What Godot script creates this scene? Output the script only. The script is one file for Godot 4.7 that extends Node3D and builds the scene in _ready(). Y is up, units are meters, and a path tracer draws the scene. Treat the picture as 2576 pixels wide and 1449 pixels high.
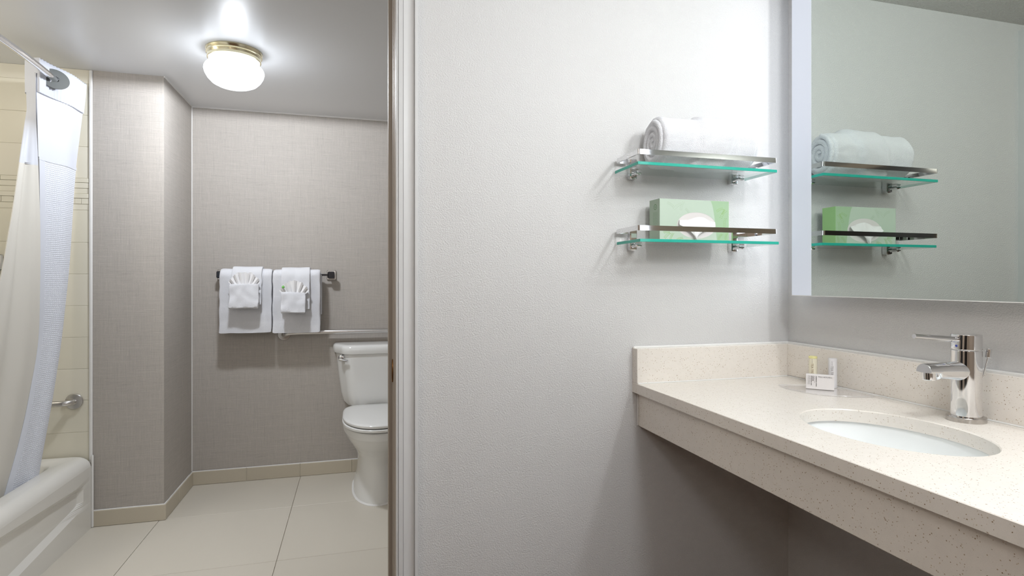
extends Node3D
# A hotel vanity corner with the bathroom seen through a pocket-door opening. Metres, y up.
# The vanity wall is the plane z = -1.5, the mirror wall the plane x = 1.316; the camera stands at x = z = 0.

const BACK := -1.5          # vanity wall
const RIGHT := 1.316        # mirror wall
const CEIL := 2.08
const BATH_BACK := -3.575
const TUB_END := -3.09
const JOG := -0.893
const BATH_CEIL := 2.14
const TUB_X := -1.19
const COUNTER := 0.8575
const GLOBES := [-0.68, -0.43, -0.18]

var M := {}
var rng := RandomNumberGenerator.new()


# ------------------------------------------------------------------ mesh builder
class Shape:
	var v := PackedVector3Array()
	var t := PackedVector2Array()

	func tri(a: Vector3, b: Vector3, c: Vector3, ua := Vector2.ZERO, ub := Vector2.ZERO, uc := Vector2.ZERO) -> void:
		v.append(a); v.append(b); v.append(c)
		t.append(ua); t.append(ub); t.append(uc)

	func quad(a: Vector3, b: Vector3, c: Vector3, d: Vector3, ua := Vector2.ZERO, ub := Vector2.ZERO, uc := Vector2.ZERO, ud := Vector2.ZERO) -> void:
		tri(a, b, c, ua, ub, uc)
		tri(a, c, d, ua, uc, ud)

	# turn the closed solid that starts at corner n so that its faces look outwards
	func outward(n: int) -> void:
		var o := v[n]
		var vol := 0.0
		for i in range(n, v.size(), 3):
			vol += (v[i] - o).dot((v[i + 1] - o).cross(v[i + 2] - o))
		if vol > 0.0:
			flip(n)

	func flip(n: int) -> void:
		for i in range(n, v.size(), 3):
			var p := v[i + 1]; v[i + 1] = v[i + 2]; v[i + 2] = p
			var q := t[i + 1]; t[i + 1] = t[i + 2]; t[i + 2] = q

	# rings of equal length; round = rings closed on themselves; caps fill the first and last ring
	func loft(rings: Array, round := true, cap0 := true, cap1 := true, solid := true) -> void:
		var n0 := v.size()
		var n: int = rings[0].size()
		var run := 0.0
		for i in rings.size() - 1:
			var a: PackedVector3Array = rings[i]
			var b: PackedVector3Array = rings[i + 1]
			var step := a[0].distance_to(b[0])
			var u := 0.0
			for j in (n if round else n - 1):
				var k := (j + 1) % n
				var du := maxf(a[j].distance_to(a[k]), b[j].distance_to(b[k]))
				quad(a[j], a[k], b[k], b[j], Vector2(u, run), Vector2(u + du, run), Vector2(u + du, run + step), Vector2(u, run + step))
				u += du
			run += step
		if cap0:
			fan(rings[0], true)
		if cap1:
			fan(rings[rings.size() - 1], false)
		if solid:
			outward(n0)

	func fan(ring: PackedVector3Array, back: bool) -> void:
		var c := Vector3.ZERO
		for p in ring:
			c += p
		c /= ring.size()
		for j in ring.size():
			var k := (j + 1) % ring.size()
			var a := ring[k] if back else ring[j]
			var b := ring[j] if back else ring[k]
			tri(c, a, b, Vector2(c.x, c.z), Vector2(a.x, a.z), Vector2(b.x, b.z))

	func box(c: Vector3, s: Vector3, bevel := 0.0) -> void:
		var h := s / 2.0
		var e := minf(bevel, minf(h.x, minf(h.y, h.z)) * 0.95)
		var rings := []
		if e <= 0.0:
			rings = [plan(c, h.x, h.z, -h.y, 0.0), plan(c, h.x, h.z, h.y, 0.0)]
		else:
			rings = [plan(c, h.x - e, h.z - e, -h.y, e), plan(c, h.x, h.z, -h.y + e, e), plan(c, h.x, h.z, h.y - e, e), plan(c, h.x - e, h.z - e, h.y, e)]
		loft(rings)

	func plan(c: Vector3, hx: float, hz: float, y: float, e: float) -> PackedVector3Array:
		var p := PackedVector3Array()
		if e <= 0.0:
			for q in [[-1, -1], [1, -1], [1, 1], [-1, 1]]:
				p.append(c + Vector3(q[0] * hx, y, q[1] * hz))
			return p
		for q in [[-1, -1], [1, -1], [1, 1], [-1, 1]]:
			var a := Vector3(q[0] * hx, y, q[1] * (hz - e))
			var b := Vector3(q[0] * (hx - e), y, q[1] * hz)
			if q[0] * q[1] > 0:
				p.append(c + a); p.append(c + b)
			else:
				p.append(c + b); p.append(c + a)
		# keep one sense of turning
		return PackedVector3Array([p[1], p[0], p[3], p[2], p[5], p[4], p[7], p[6]]) if false else p

	func tube(path: PackedVector3Array, r: Variant, sides := 16, caps := true) -> void:
		var rings := []
		var up := Vector3.UP
		for i in path.size():
			var d := (path[mini(i + 1, path.size() - 1)] - path[maxi(i - 1, 0)]).normalized()
			if absf(d.dot(up)) > 0.95:
				up = Vector3.RIGHT if absf(d.x) < 0.9 else Vector3.FORWARD
			var s := d.cross(up).normalized()
			up = s.cross(d).normalized()
			var rad: float = r if r is float else r[i]
			var ring := PackedVector3Array()
			for j in sides:
				var a := TAU * j / sides
				ring.append(path[i] + (s * cos(a) + up * sin(a)) * rad)
			rings.append(ring)
		loft(rings, true, caps, caps)

	# profile of (radius, height) pairs turned about an axis
	func lathe(prof: Array, at: Vector3, sides := 40, axis := Vector3.UP, ribs := 0, depth := 0.0) -> void:
		var x := axis.cross(Vector3.RIGHT if absf(axis.x) < 0.9 else Vector3.UP).normalized()
		var z := axis.cross(x).normalized()
		var rings := []
		for p in prof:
			var ring := PackedVector3Array()
			for j in sides:
				var a := TAU * j / sides
				var r: float = maxf(p[0], 0.00005) * (1.0 + (depth * cos(ribs * a) if ribs else 0.0))
				ring.append(at + axis * float(p[1]) + (x * cos(a) + z * sin(a)) * r)
			rings.append(ring)
		loft(rings)

	# normals smoothed across edges that bend less than `angle`
	func mesh(angle := 40.0) -> ArrayMesh:
		var nf := v.size() / 3
		var fn := PackedVector3Array()
		fn.resize(nf)
		var at := {}
		for f in nf:
			var n := (v[f * 3 + 2] - v[f * 3]).cross(v[f * 3 + 1] - v[f * 3])
			fn[f] = n
			for k in 3:
				var key := Vector3i((v[f * 3 + k] * 50000.0).round())
				if not at.has(key):
					at[key] = PackedInt32Array()
				at[key].append(f)
		var lim := cos(deg_to_rad(angle))
		var unit := PackedVector3Array()
		unit.resize(nf)
		for f in nf:
			unit[f] = fn[f].normalized()
		var out := PackedVector3Array()
		out.resize(v.size())
		for f in nf:
			for k in 3:
				var i := f * 3 + k
				var sum := Vector3.ZERO
				for g in at[Vector3i((v[i] * 50000.0).round())]:
					if unit[g].dot(unit[f]) >= lim:
						sum += fn[g]
				out[i] = sum.normalized() if sum.length_squared() > 0.0 else unit[f]
				if out[i] == Vector3.ZERO:
					out[i] = Vector3.UP
		var arr := []
		arr.resize(Mesh.ARRAY_MAX)
		arr[Mesh.ARRAY_VERTEX] = v
		arr[Mesh.ARRAY_NORMAL] = out
		arr[Mesh.ARRAY_TEX_UV] = t
		var m := ArrayMesh.new()
		m.add_surface_from_arrays(Mesh.PRIMITIVE_TRIANGLES, arr)
		return m


# ------------------------------------------------------------------ scene helpers
func thing(called: String, label: String, category: String, at := Vector3.ZERO, group := "") -> Node3D:
	var o := Node3D.new()
	o.name = called
	add_child(o, true)
	o.position = at
	tag(o, label, category, group)
	return o


func tag(o: Node3D, label: String, category: String, group := "") -> Node3D:
	o.set_meta("label", label)
	o.set_meta("category", category)
	if group:
		o.set_meta("group", group)
	return o


func put(called: String, s: Shape, mat: Material, parent: Node = self, angle := 40.0, label := "") -> MeshInstance3D:
	var o := MeshInstance3D.new()
	o.name = called
	o.mesh = s.mesh(angle)
	o.material_override = mat
	o.cast_shadow = GeometryInstance3D.SHADOW_CASTING_SETTING_ON
	parent.add_child(o, true)
	if label:
		o.set_meta("label", label)
	return o


func struct(called: String, s: Shape, mat: Material, label: String, angle := 30.0) -> MeshInstance3D:
	var o := put(called, s, mat, self, angle)
	o.set_meta("kind", "structure")
	o.set_meta("label", label)
	return o


func slab(lo: Vector3, hi: Vector3, bevel := 0.0) -> Shape:
	var s := Shape.new()
	s.box((lo + hi) / 2.0, hi - lo, bevel)
	return s


func lettering(called: String, text: String, size: float, basis: Basis, at: Vector3, mat: Material, parent: Node, bold := false, wide := 0.0) -> void:
	var tm := TextMesh.new()
	var f := SystemFont.new()
	f.font_names = PackedStringArray(["Droid Sans"])
	if bold:
		f.font_weight = 700
	tm.font = f
	tm.text = text
	tm.font_size = 64
	tm.pixel_size = 0.001
	var scale_to := size / 0.064
	if wide > 0.0:
		scale_to = wide / maxf(tm.get_aabb().size.x, 0.001)
	tm.depth = 0.0002 / scale_to
	var o := MeshInstance3D.new()
	o.name = called
	o.mesh = tm
	o.material_override = mat
	parent.add_child(o, true)
	o.transform = Transform3D(basis * scale_to, at)


func paint(c: Color, rough := 0.5, metal := 0.0) -> StandardMaterial3D:
	var m := StandardMaterial3D.new()
	m.albedo_color = c
	m.roughness = rough
	m.metallic = metal
	return m


func noise(freq: float, kind := FastNoiseLite.TYPE_SIMPLEX_SMOOTH, octaves := 3, seed_ := 1) -> FastNoiseLite:
	var n := FastNoiseLite.new()
	n.noise_type = kind
	n.frequency = freq
	n.fractal_octaves = octaves
	n.seed = seed_
	return n


func noise_tex(freq: float, side := 512, octaves := 3, seed_ := 1, kind := FastNoiseLite.TYPE_SIMPLEX_SMOOTH) -> NoiseTexture2D:
	var t := NoiseTexture2D.new()
	t.width = side
	t.height = side
	t.seamless = true
	t.noise = noise(freq, kind, octaves, seed_)
	return t


func relief(m: StandardMaterial3D, tex: Texture2D, cm: float, per_metre: float, world := true) -> StandardMaterial3D:
	m.heightmap_enabled = true
	m.heightmap_texture = tex
	m.heightmap_scale = cm
	m.uv1_triplanar = true
	m.uv1_world_triplanar = world
	m.uv1_scale = Vector3.ONE * per_metre
	return m


# woven linen wallpaper: random vertical and horizontal threads
func linen() -> ImageTexture:
	var n := 1024
	var warp := noise(0.35, FastNoiseLite.TYPE_VALUE, 2, 5)
	var w := PackedFloat32Array()
	w.resize(n * n)
	w.fill(0.0)
	rng.seed = 11
	for k in 5200:
		var x := rng.randi() % n
		var y := rng.randi() % n
		var l := rng.randi_range(30, 190)
		var d := rng.randf_range(-0.042, 0.038)
		var wide := 1 if rng.randf() < 0.55 else 2
		for i in l:
			for q in wide:
				if k % 2:
					w[((y + i) % n) * n + (x + q) % n] += d
				else:
					w[((y + q) % n) * n + (x + i) % n] += d
	var img := Image.create(n, n, false, Image.FORMAT_RGB8)
	for y in n:
		for x in n:
			var g := 0.70 + w[y * n + x] + 0.02 * warp.get_noise_2d(x, y)
			img.set_pixel(x, y, Color(g * 0.985, g * 0.95, g * 0.91))
	return ImageTexture.create_from_image(img)


# quartz with brown and grey specks
func quartz_print() -> ImageTexture:
	var n := 1024
	var img := Image.create(n, n, false, Image.FORMAT_RGB8)
	var soft := noise(0.02, FastNoiseLite.TYPE_SIMPLEX_SMOOTH, 3, 3)
	for y in n:
		for x in n:
			var g := 1.0 + 0.012 * soft.get_noise_2d(x, y) + rng.randf_range(-0.012, 0.012)
			img.set_pixel(x, y, Color(0.90 * g, 0.876 * g, 0.845 * g))
	rng.seed = 4
	for k in 4200:
		var x := rng.randi() % n
		var y := rng.randi() % n
		var dark := rng.randf()
		var c := Color(0.52, 0.42, 0.31).lerp(Color(0.80, 0.74, 0.66), dark)
		var r := rng.randf_range(0.7, 1.9)
		var e := rng.randf_range(0.5, 1.0)
		var a := rng.randf() * PI
		for j in range(-3, 4):
			for i in range(-3, 4):
				var p := Vector2(i, j).rotated(a)
				p.y /= e
				if p.length() <= r:
					img.set_pixel((x + i + n) % n, (y + j + n) % n, c)
	return ImageTexture.create_from_image(img)


func waffle_height() -> ImageTexture:
	var n := 64
	var img := Image.create(n, n, false, Image.FORMAT_L8)
	for y in n:
		for x in n:
			var fx := absf(fposmod(x / float(n), 1.0) - 0.5) * 2.0
			var fy := absf(fposmod(y / float(n), 1.0) - 0.5) * 2.0
			var h := maxf(smoothstep(0.5, 0.95, fx), smoothstep(0.5, 0.95, fy))
			img.set_pixel(x, y, Color(h, h, h))
	return ImageTexture.create_from_image(img)


func sprig(img: Image, at: Vector2, turn: float, len: float, c: Color, n: int) -> void:
	for k in n:
		var s := (k + 0.5) / n
		var stem := at + Vector2(len * s, 0).rotated(turn + 0.3 * s)
		for side in [-1.0, 1.0]:
			var a: float = turn + side * 0.9
			var mid: Vector2 = stem + Vector2(len * 0.12, 0).rotated(a)
			for j in range(-9, 10):
				for i in range(-9, 10):
					var p := Vector2(i, j).rotated(-a)
					if absf(p.x) / 7.0 < 1.0 and absf(p.y) < 2.6 * (1.0 - (p.x / 7.5) ** 2):
						var q := Vector2i(mid) + Vector2i(i, j)
						if q.x >= 0 and q.y >= 0 and q.x < img.get_width() and q.y < img.get_height():
							img.set_pixelv(q, img.get_pixelv(q).lerp(c, 0.75))


# the print on the front of the tissue box
func tissue_print() -> ImageTexture:
	var img := Image.create(640, 336, false, Image.FORMAT_RGB8)
	var sage := Color(0.725, 0.785, 0.725)
	var fresh := Color(0.625, 0.74, 0.60)
	for y in 336:
		for x in 640:
			var edge := 462.0 + 66.0 * sqrt(y / 336.0)
			img.set_pixel(x, y, fresh if x > edge else sage)
	var pale := Color(0.655, 0.73, 0.645)
	var leaf := Color(0.54, 0.68, 0.43)
	for s in [[120, 90, -0.9, 90, 0], [190, 95, -1.5, 80, 0], [60, 30, 0.2, 70, 0], [230, 70, 0.6, 60, 0], [560, 150, -1.2, 90, 1], [600, 220, -1.7, 80, 1], [520, 90, -0.7, 70, 1],
			[40, 320, -1.0, 70, 1], [95, 330, -1.4, 60, 1], [150, 330, -0.6, 60, 1], [30, 270, -0.3, 60, 1], [540, 320, -1.2, 60, 1], [610, 320, -1.6, 60, 1], [600, 60, 1.8, 50, 1]]:
		sprig(img, Vector2(s[0], s[1]), s[2], s[3], leaf if s[4] else pale, 6)
	return ImageTexture.create_from_image(img)


# the print on the end of the tissue box: a round emblem over a block of fine print
func tissue_end_print() -> ImageTexture:
	var img := Image.create(128, 288, false, Image.FORMAT_RGB8)
	img.fill(Color(0.66, 0.73, 0.655))
	var ink := Color(0.42, 0.56, 0.40)
	for y in 288:
		for x in 128:
			var r := Vector2(x - 72, y - 52).length()
			if r < 20.0 and (r > 14.0 or r < 6.0):
				img.set_pixel(x, y, ink)
	rng.seed = 8
	for line in 9:
		for y in range(86, 196):
			if rng.randf() < 0.72:
				for q in 3:
					img.set_pixel(46 + line * 7 + q, y, ink.lerp(Color(0.66, 0.73, 0.655), 0.35))
	return ImageTexture.create_from_image(img)


func make_materials() -> void:
	rng.seed = 2
	var grain := noise_tex(0.085, 512, 2, 21)
	M.wall = relief(paint(Color(0.815, 0.812, 0.81), 0.52), grain, 0.085, 4.5)
	M.tan_wall = paint(Color(0.68, 0.615, 0.545), 0.6)
	M.bath_ceiling = paint(Color(0.88, 0.885, 0.89), 0.3)
	M.popcorn = relief(paint(Color(0.86, 0.855, 0.84), 0.9), noise_tex(0.06, 512, 3, 9), 0.5, 3.4)
	M.linen = paint(Color.WHITE, 0.75)
	M.linen.albedo_texture = linen()
	M.linen.uv1_triplanar = true
	M.linen.uv1_world_triplanar = true
	M.linen.uv1_scale = Vector3.ONE * 1.9
	M.trim = relief(paint(Color(0.83, 0.83, 0.83), 0.4), noise_tex(0.012, 256, 2, 5), 0.02, 3.0)
	M.jamb = paint(Color(0.64, 0.60, 0.555), 0.45)
	M.quartz = paint(Color.WHITE, 0.22)
	M.quartz.albedo_texture = quartz_print()
	M.quartz.uv1_triplanar = true
	M.quartz.uv1_world_triplanar = true
	M.quartz.uv1_scale = Vector3.ONE * 1.9
	M.caulk = paint(Color(0.90, 0.895, 0.885), 0.5)
	M.porcelain = paint(Color(0.885, 0.885, 0.875), 0.12)
	M.sink = paint(Color(0.94, 0.95, 0.95), 0.12)
	M.tub = paint(Color(0.875, 0.865, 0.84), 0.2)
	M.chrome = paint(Color(0.90, 0.90, 0.905), 0.06, 1.0)
	M.satin = paint(Color(0.74, 0.725, 0.71), 0.14, 1.0)
	M.nickel = paint(Color(0.82, 0.81, 0.80), 0.26, 1.0)
	M.dark_chrome = paint(Color(0.30, 0.31, 0.34), 0.15, 1.0)
	M.brass = paint(Color(0.92, 0.885, 0.76), 0.2, 1.0)
	M.bronze = paint(Color(0.52, 0.38, 0.24), 0.25, 1.0)
	M.mirror = paint(Color(0.755, 0.78, 0.755), 0.0, 1.0)
	M.glass_face = paint(Color(0.80, 0.93, 0.90, 0.10), 0.03)
	M.glass_face.transparency = BaseMaterial3D.TRANSPARENCY_ALPHA
	M.glass_edge = paint(Color(0.20, 0.67, 0.60), 0.08)
	M.clear_tray = paint(Color(0.93, 0.92, 0.93, 0.16), 0.08)
	M.clear_tray.transparency = BaseMaterial3D.TRANSPARENCY_ALPHA
	M.housing = paint(Color(0.75, 0.75, 0.75), 0.5)
	M.led = paint(Color(0.80, 0.82, 0.86), 0.4)
	M.led.emission_enabled = true
	M.led.emission = Color(0.90, 0.93, 1.0)
	M.led.emission_energy_multiplier = 0.22
	M.bulb = paint(Color(0.95, 0.95, 0.95), 0.3)
	M.bulb.emission_enabled = true
	M.bulb.emission = Color(1.0, 0.97, 0.93)
	M.bulb.emission_energy_multiplier = 2.0
	M.shade = paint(Color(0.93, 0.95, 0.98), 0.15)
	M.shade.emission_enabled = true
	M.shade.emission = Color(0.93, 0.96, 1.0)
	M.shade.emission_energy_multiplier = 2.6
	var pile := noise_tex(0.12, 512, 2, 31)
	M.terry = relief(paint(Color(0.905, 0.908, 0.925), 0.95), pile, 0.24, 7.0, false)
	M.terry.rim_enabled = true
	M.terry.rim = 0.3
	M.terry_smooth = relief(paint(Color(0.86, 0.862, 0.875), 0.95), noise_tex(0.16, 256, 1, 33), 0.1, 9.0, false)
	M.tissue = paint(Color(0.93, 0.925, 0.925), 0.9)
	M.tissue.backlight_enabled = true
	M.tissue.backlight = Color(0.35, 0.34, 0.34)
	M.waffle = paint(Color(0.865, 0.875, 0.905), 0.85)
	M.waffle.heightmap_enabled = true
	M.waffle.heightmap_texture = waffle_height()
	M.waffle.heightmap_scale = 0.14
	M.waffle.uv1_scale = Vector3(118, 118, 1)
	M.sheer = paint(Color(0.83, 0.84, 0.87), 0.6)
	M.sheer.backlight_enabled = true
	M.sheer.backlight = Color(0.4, 0.4, 0.42)
	M.liner = paint(Color(0.85, 0.835, 0.80), 0.5)
	M.liner.backlight_enabled = true
	M.liner.backlight = Color(0.5, 0.48, 0.45)
	var glaze := noise_tex(0.01, 256, 2, 41)
	M.wall_tile = []
	for c in [Color(0.885, 0.865, 0.80), Color(0.88, 0.86, 0.795), Color(0.89, 0.87, 0.81)]:
		M.wall_tile.append(relief(paint(c, 0.25), glaze, 0.02, 4.0))
	M.grout = paint(Color(0.87, 0.85, 0.79), 0.9)
	M.floor_grout = paint(Color(0.66, 0.62, 0.56), 0.9)
	var stone := noise_tex(0.006, 512, 4, 45)
	M.floor_tile = []
	for c in [Color(0.81, 0.785, 0.735), Color(0.805, 0.78, 0.73), Color(0.815, 0.79, 0.74)]:
		M.floor_tile.append(relief(paint(c, 0.38), stone, 0.04, 2.0))
	M.base_tile = []
	for c in [Color(0.755, 0.72, 0.65), Color(0.745, 0.71, 0.64), Color(0.765, 0.73, 0.66)]:
		M.base_tile.append(relief(paint(c, 0.4), stone, 0.03, 2.0))
	M.dark_wood = paint(Color(0.10, 0.085, 0.075), 0.35)
	M.carpet = relief(paint(Color(0.36, 0.235, 0.14), 0.95), pile, 0.4, 5.0)
	M.card = paint(Color(0.89, 0.875, 0.87), 0.6)
	M.ink = paint(Color(0.30, 0.28, 0.28), 0.7)
	M.pale_ink = paint(Color(0.56, 0.54, 0.53), 0.7)
	M.brown_ink = paint(Color(0.55, 0.45, 0.32), 0.7)
	M.cream_bottle = paint(Color(0.90, 0.875, 0.79), 0.3)
	M.yellow_cap = paint(Color(0.90, 0.875, 0.62), 0.35)
	M.white_bottle = paint(Color(0.90, 0.895, 0.905), 0.3)
	M.green = paint(Color(0.47, 0.75, 0.38), 0.6)
	M.blue = paint(Color(0.22, 0.28, 0.62), 0.3)
	M.box_front = paint(Color.WHITE, 0.5)
	M.box_front.albedo_texture = tissue_print()
	M.box_end = paint(Color.WHITE, 0.5)
	M.box_end.albedo_texture = tissue_end_print()
	M.box_side = paint(Color(0.665, 0.83, 0.56), 0.5)
	M.box_body = paint(Color(0.72, 0.77, 0.72), 0.55)
	M.film = paint(Color(0.86, 0.84, 0.835), 0.35)
	M.plastic_grey = paint(Color(0.36, 0.37, 0.365), 0.3)


func omni(called: String, at: Vector3, energy: float, color: Color, size: float) -> void:
	var l := OmniLight3D.new()
	l.name = called
	add_child(l, true)
	l.position = at
	l.light_energy = energy
	l.light_color = color
	l.light_size = size
	l.omni_range = 12.0
	l.omni_attenuation = 2.0
	l.shadow_enabled = true


func area(called: String, at: Vector3, towards: Vector3, size: Vector2, energy: float, color: Color) -> void:
	var l := AreaLight3D.new()
	l.name = called
	add_child(l, true)
	l.look_at_from_position(at, at + towards, Vector3.UP if absf(towards.y) < 0.9 else Vector3.RIGHT)
	l.area_size = size
	l.light_energy = energy
	l.light_color = color
	l.shadow_enabled = true


func _ready() -> void:
	# camera: level, turned 15.36 degrees to the right, the lens shifted a hair downwards
	var cam := Camera3D.new()
	cam.name = "camera"
	add_child(cam)
	cam.position = Vector3(0, 1.15, 0)
	cam.rotation.y = -atan(393.0 / 1431.0)
	cam.near = 0.05
	cam.far = 30.0
	cam.projection = Camera3D.PROJECTION_FRUSTUM
	cam.size = 2.0 * 0.05 * 724.5 / 1431.0
	cam.frustum_offset = Vector2(0, -0.05 * 16.5 / 1431.0)
	cam.current = true
	var env := Environment.new()
	env.background_mode = Environment.BG_COLOR
	env.background_color = Color(0.05, 0.05, 0.05)
	env.tonemap_mode = Environment.TONE_MAPPER_LINEAR
	env.tonemap_exposure = 1.0
	env.sdfgi_enabled = true
	env.ssao_enabled = true
	env.ssil_enabled = true
	var we := WorldEnvironment.new()
	we.name = "world"
	we.environment = env
	add_child(we)
	# lamps: the bathroom's ceiling light, the globes above the mirror, the mirror's lit strips, the vanity's ceiling light
	var spot := SpotLight3D.new()
	spot.name = "ceiling_lamp_light"
	add_child(spot)
	spot.position = Vector3(-0.504, 2.088, -2.68)
	spot.rotation.x = -PI / 2 + deg_to_rad(3.5)
	spot.spot_angle = 89.9
	spot.spot_angle_attenuation = 0.03
	spot.spot_range = 12.0
	spot.spot_attenuation = 2.0
	spot.light_energy = 1.55
	spot.light_color = Color(0.95, 0.97, 1.0)
	spot.light_size = 0.06
	spot.shadow_enabled = true
	omni("ceiling_lamp_bowl_light", Vector3(-0.504, 1.985, -2.68), 0.045, Color(0.95, 0.97, 1.0), 0.05)
	omni("shower_lamp_light", Vector3(-1.68, 2.06, -2.25), 0.14, Color(1.0, 0.97, 0.92), 0.05)
	for z in GLOBES:
		omni("globe_light", Vector3(1.15, 1.995, z), 0.14, Color(0.98, 0.99, 1.0), 0.04)
	for z in [-1.3545, -0.4375]:
		area("mirror_strip_light", Vector3(1.231, 1.58, z), Vector3(-1, 0, 0), Vector2(0.07, 0.93), 0.05, Color(0.93, 0.96, 1.0))
	area("mirror_edge_light", Vector3(1.245, 1.58, -1.3945), Vector3(0, 0, -1), Vector2(0.014, 0.93), 0.03, Color(0.93, 0.96, 1.0))
	omni("vanity_ceiling_lamp_light", Vector3(0.70, 1.93, -0.25), 0.56, Color(0.965, 0.985, 1.0), 0.1)
	omni("hall_ceiling_lamp_light", Vector3(-0.2, 1.86, 1.2), 0.45, Color(0.98, 0.985, 1.0), 0.12)
	omni("entry_ceiling_lamp_light", Vector3(-0.75, 1.86, -0.35), 0.22, Color(1.0, 0.965, 0.925), 0.12)
	make_materials()
	build_room()
	build_bathroom_shell()
	build_door()
	build_tub()
	build_curtain()
	build_ceiling_light()
	build_towel_bar()
	build_toilet()
	build_counter()
	build_mirror()
	build_faucet()
	build_amenities()
	build_shelves()


# ------------------------------------------------------------------ the setting
func build_room() -> void:
	var s := Shape.new()
	s.box(Vector3(0.763, 1.04, BACK - 0.06), Vector3(1.326, 2.3, 0.12))          # right of the door opening
	s.box(Vector3(-1.46, 1.04, BACK - 0.06), Vector3(1.28, 2.3, 0.12))           # left of it
	s.box(Vector3(-0.36, 2.095, BACK - 0.06), Vector3(0.92, 0.19, 0.12))         # above it
	struct("wall_back", s, M.wall, "off-white orange-peel textured wall that carries the glass shelves")
	struct("wall_right", slab(Vector3(RIGHT, -0.1, BACK - 0.12), Vector3(RIGHT + 0.12, 2.3, 2.3)), M.wall, "off-white textured wall behind the mirror and counter")
	struct("wall_left", slab(Vector3(-1.42, -0.1, BACK), Vector3(-1.3, 2.3, 2.3)), M.tan_wall, "tan wall on the left of the vanity area")
	struct("wall_front", slab(Vector3(-1.42, -0.1, 2.3), Vector3(RIGHT + 0.12, 2.3, 2.42)), M.tan_wall, "tan wall behind the camera")
	struct("floor", slab(Vector3(-1.42, -0.1, BACK - 0.001), Vector3(RIGHT + 0.12, 0.0, 2.42)), M.carpet, "brown carpeted floor of the vanity area")
	struct("ceiling", slab(Vector3(-1.42, CEIL, BACK), Vector3(RIGHT + 0.12, CEIL + 0.12, 2.42)), M.popcorn, "off-white popcorn ceiling above the vanity")
	var d := struct("door_2", slab(Vector3(-1.3, 0.0, 0.2), Vector3(-1.262, 2.0, 1.3), 0.004), M.dark_wood, "dark wood door on the left wall near the camera")
	put("door_panel", slab(Vector3(-1.262, 0.12, 0.32), Vector3(-1.256, 1.88, 1.18), 0.002), M.dark_wood, d)
	var d3 := struct("door_3", slab(Vector3(-1.3, 0.0, -1.05), Vector3(-1.262, 2.0, -0.45), 0.004), M.dark_wood, "narrow dark wood closet door on the left wall")
	put("door_panel", slab(Vector3(-1.262, 0.12, -0.95), Vector3(-1.256, 1.88, -0.55), 0.002), M.dark_wood, d3)


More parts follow.
